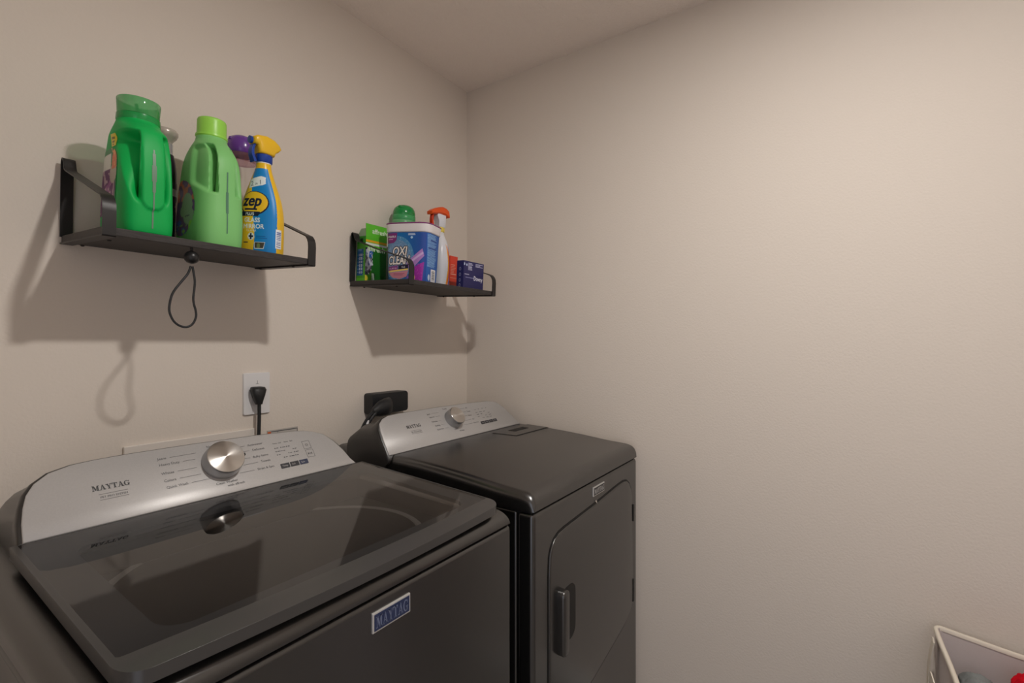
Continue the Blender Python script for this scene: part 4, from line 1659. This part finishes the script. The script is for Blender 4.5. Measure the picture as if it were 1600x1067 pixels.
pc = empty('power_cord', (-.926, -.02, 1.205), 'black washer power cord with angled plug hanging from the white outlet', 'cord')
PO = Vector(pc.location)
mb = MB()
rr = []
for (z, y0, y1, w) in ((1.2240, -.0085, -.016, .012), (1.2225, -.0085, -.030, .0175), (1.2150, -.0085, -.036, .0195), (1.2000, -.0085, -.036, .0155), (1.1850, -.012, -.034, .0105), (1.1760, -.018, -.032, .0082)):
    rr.append([Vector((-.9270 + .0010 * 0 + u * w, (y0 + y1) / 2 + v * (y0 - y1) / 2, z)) - PO for u, v in ((1, .5), (.7, .95), (0, 1), (-.7, .95), (-1, .5), (-1, -.5), (-.7, -.95), (0, -1), (.7, -.95), (1, -.5))])
mb.rings(rr)
plug = mb.build('plug', m_rubber, pc, smooth=60)
mb = MB()
mb.tube([Vector(p) - PO for p in smooth_path([(-.926, -.025, 1.180), (-.926, -.025, 1.160), (-.9265, -.025, 1.12), (-.930, -.026, 1.05), (-.94, -.03, .95), (-.96, -.03, .80)], 5)], .0048, 10)
mb.build('cable', m_rubber, pc)

vb = empty('valve_box_cover', (-1.075, 0, 1.02), 'white flat access panel on the wall, peeking out behind the washer console', 'panel')
mb = MB()
mb.box(-.150, .150, -.008, -.0005, -.09, .0885)
mb.build('cover', mat('white_panel_paint', rgb(228, 220, 212), .5), vb, bevel=.002)
st = empty('hose_tag', (-.844, 0, 1.0435), 'small printed sticker with orange end, low on wall behind washer', 'sticker')
mb = MB()
mb.box(-.047, .047, -.0016, -.0004, -.02, .0515)
mb.build('backing', mat('grey_sticker', rgb(178, 172, 166), .5), st, smooth=0)
C = Canvas(-.0455, .0455, -.018, .050, 80, 56, rgb(192, 187, 182))
C.rect(-.0455, -.036, -.018, .048, rgb(206, 104, 58))
C.rect(-.036, .0455, .0455, .048, rgb(70, 70, 72))
C.rect(.0435, .0455, -.018, .048, rgb(70, 70, 72))
C.rect(-.016, -.0145, -.018, .046, rgb(90, 90, 92))
for k, u in enumerate((-.010, 0.002, .014, .024, .034)):
    C.rect(u, u + .003, .020, .032 + .005 * (k % 2), rgb(80, 80, 84))
C.build('print', lambda u, v, h: (u, -.0016 - h, v), m_print_paper, st, .0003)

rc = empty('dryer_receptacle', (-.470, 0, 1.137), 'black surface-mounted dryer power receptacle on the wall behind the dryer', 'outlet')
mb = MB()
pr = rrect(-.082, .080, -.036, .036, .010, 4)
mb.rings([[(u, -.0005, v) for u, v in pr], [(u, -.040, v) for u, v in pr], [(u * .985, -.0445, v * .96) for u, v in pr]])
mb.build('housing', m_rubber, rc, smooth=40)
mb = MB()
mb.box(-.06, .074, -.010, -.0005, -.043, -.0365)
mb.build('mounting_plate', m_white, rc, bevel=.001)
dc = empty('dryer_power_cord', (-.52, -.06, 1.137), 'thick black dryer cord with flat plug in the black receptacle', 'cord')
PO = Vector(dc.location)
mb = MB()
rr = []
path = [(-.480, -.0455, 1.128, .012, .024), (-.492, -.058, 1.129, .020, .031), (-.520, -.068, 1.128, .022, .030), (-.548, -.072, 1.125, .020, .026), (-.566, -.074, 1.121, .014, .018), (-.578, -.076, 1.117, .011, .013)]
for x, y, z, a, b in path:
    rr.append([Vector((x, y + a * math.cos(2 * PI * j / 14), z + b * math.sin(2 * PI * j / 14))) - PO for j in range(14)])
mb.rings(rr)
mb.build('plug', m_rubber, dc, smooth=60)
for off_, dy in ((0.0, .0), (.012, -.006)):
    mb = MB()
    mb.tube([Vector(p) - PO for p in smooth_path([(-.568, -.075 + dy, 1.122), (-.588 + off_, -.078 + dy, 1.112), (-.606 + off_, -.078 + dy, 1.094), (-.617 + off_, -.072 + dy, 1.070), (-.622 + off_, -.062, 1.045), (-.622 + off_, -.040, 1.0), (-.62 + off_, -.035, .90)], 5)], .0052, 8)
    mb.build('cable', m_rubber, dc)
mb = MB()
mb.lathe([(.0062, 0), (.0062, .014)], n=12)
o = mb.build('cable_band', m_white, dc)
o.location = Vector((-.604, -.080, 1.081)) - PO
o.rotation_euler = (0, math.radians(28), 0)

# ------------------------------------------------------------------ hamper at the right
m_cloth = mat('grey_canvas', rgb(205, 196, 194), .85, spec=.1)
add_bump(m_cloth, 700, .3, .0006)
m_tape = mat('cream_binding_tape', rgb(226, 218, 204), .8, spec=.1)
hm = empty('laundry_hamper', (-.235, -1.80, 0), 'grey canvas laundry hamper with cream binding and handles against the right wall', 'hamper')
HO = Vector(hm.location)
HX0, HX1, HY0, HY1 = -.450, -.030, -2.06, -1.545


def hamper_ring(z, ins, wob):
    pts = []
    base = rrect(HX0 + ins, HX1 - ins, HY0 + ins, HY1 - ins, .012, 3)
    ref = [Vector(p) for p in rrect(HX0, HX1, HY0, HY1, .012, 3)]
    # resample
    P = [Vector(p) for p in base]
    out = []
    for i in range(len(P)):
        a, b = P[i], P[(i + 1) % len(P)]
        m = max(1, int((ref[(i + 1) % len(P)] - ref[i]).length / .03))
        for k in range(m):
            out.append(a + (b - a) * k / m)
    for p in out:
        nz_ = noise.noise(Vector((p.x * 7, p.y * 7, z * 5)))
        zz = z
        q = Vector(p)
        if wob:
            c = Vector(((HX0 + HX1) / 2, (HY0 + HY1) / 2))
            fr = min(1.0, min(abs(p.x - HX0), abs(p.x - HX1)) / .12 + 0) if (abs(p.y - HY0) < .02 or abs(p.y - HY1) < .02) else min(1.0, min(abs(p.y - HY0), abs(p.y - HY1)) / .2)
            zz = z - wob * (.022 * fr + .006 * nz_)
            q = q + (c - q).normalized() * wob * (.012 * fr + .006 * nz_)
            q.x = min(q.x, -.012)
        pts.append(Vector((q.x, q.y, zz)))
    return pts


mb = MB()
rings = [hamper_ring(z, 0.0, max(0, (z - .1) / .53)) for z in np.linspace(.004, .632, 12)]
inner = [hamper_ring(z, 0.004, max(0, (z - .1) / .53)) for z in np.linspace(.632, .01, 12)]
mb.rings([[p - HO for p in r] for r in rings + inner])
mb.build('fabric_body', m_cloth, hm, smooth=50)
mb = MB()
rim = rings[-1]
rr = []
for p in rim:
    c = Vector(((HX0 + HX1) / 2, (HY0 + HY1) / 2, p.z))
    rr.append(p)
N = len(rim)
cs = []
for i in range(N):
    p = rim[i]
    t = (rim[(i + 1) % N] - rim[i - 1]).normalized()
    nrm = t.cross(Vector((0, 0, 1))).normalized()
    cs.append([p + nrm * a + Vector((0, 0, b)) - HO for a, b in ((.0032, -.007), (.0034, .0005), (.0015, .0025), (-.003, .0025), (-.0056, .0005), (-.0054, -.007))])
cs.append(cs[0])
mb.rings(cs, False, False)
mb.build('rim_binding', m_tape, hm, smooth=60)


def strap(pts, w, nrm):
    mb = MB()
    P = smooth_path(pts, 6)
    rr = []
    for i, p in enumerate(P):
        t = (P[min(i + 1, len(P) - 1)] - P[max(i - 1, 0)]).normalized()
        n = Vector(nrm)
        s = t.cross(n).normalized()
        rr.append([p + s * w + n * .0012 - HO, p - s * w + n * .0012 - HO, p - s * w - n * .0012 - HO, p + s * w - n * .0012 - HO])
    mb.rings(rr)
    return mb.build('handle', m_tape, hm, smooth=40)


strap([(-.072, -1.538, .615), (-.066, -1.533, .575), (-.055, -1.530, .52), (-.05, -1.530, .44), (-.058, -1.532, .36)], .0125, (0, 1, 0))
strap([(-.130, -1.536, .46), (-.150, -1.526, .52), (-.180, -1.520, .573), (-.215, -1.518, .590), (-.250, -1.522, .575), (-.275, -1.530, .52), (-.29, -1.536, .46)], .0125, (0, 1, 0))


# clothes: crumpled cloth lumps
def clothes(name, cx, cy, cz, rx, ry, rz, m, label, seed):
    bm = bmesh.new()
    bmesh.ops.create_icosphere(bm, subdivisions=5, radius=1)
    for v in bm.verts:
        d = v.co.normalized()
        f = 0
        a = 1.0
        p = Vector((d.x * rx, d.y * ry, d.z * rz)) * 22 + Vector((seed * 3.1, seed, 0))
        for o_ in range(3):
            f += a * (1 - abs(noise.noise(p)) * 2)
            p = p * 1.9
            a *= .5
        k = .80 + .17 * f
        v.co = Vector((d.x * rx * k, d.y * ry * k, d.z * rz * k))
    me = bpy.data.meshes.new(name)
    bm.to_mesh(me)
    bm.free()
    o = link(name, me, m, None, smooth=180)
    o.location = (cx, cy, cz)
    tag(o, label, 'clothes')
    return o


clothes('grey_garment', -.150, -1.610, .540, .092, .038, .046, mat('grey_jersey', rgb(130, 135, 135), .9, spec=.1), 'crumpled grey garment lying in the canvas hamper', 2)
clothes('red_garment', -.158, -1.706, .562, .092, .050, .064, mat('red_jersey', rgb(205, 14, 34), .9, spec=.1), 'crumpled red garment lying in the canvas hamper', 5)
clothes('dark_garment', -.320, -1.920, .500, .090, .105, .06, mat('charcoal_jersey', rgb(60, 60, 66), .9, spec=.1), 'charcoal garment deep in the hamper beside the red one', 9)
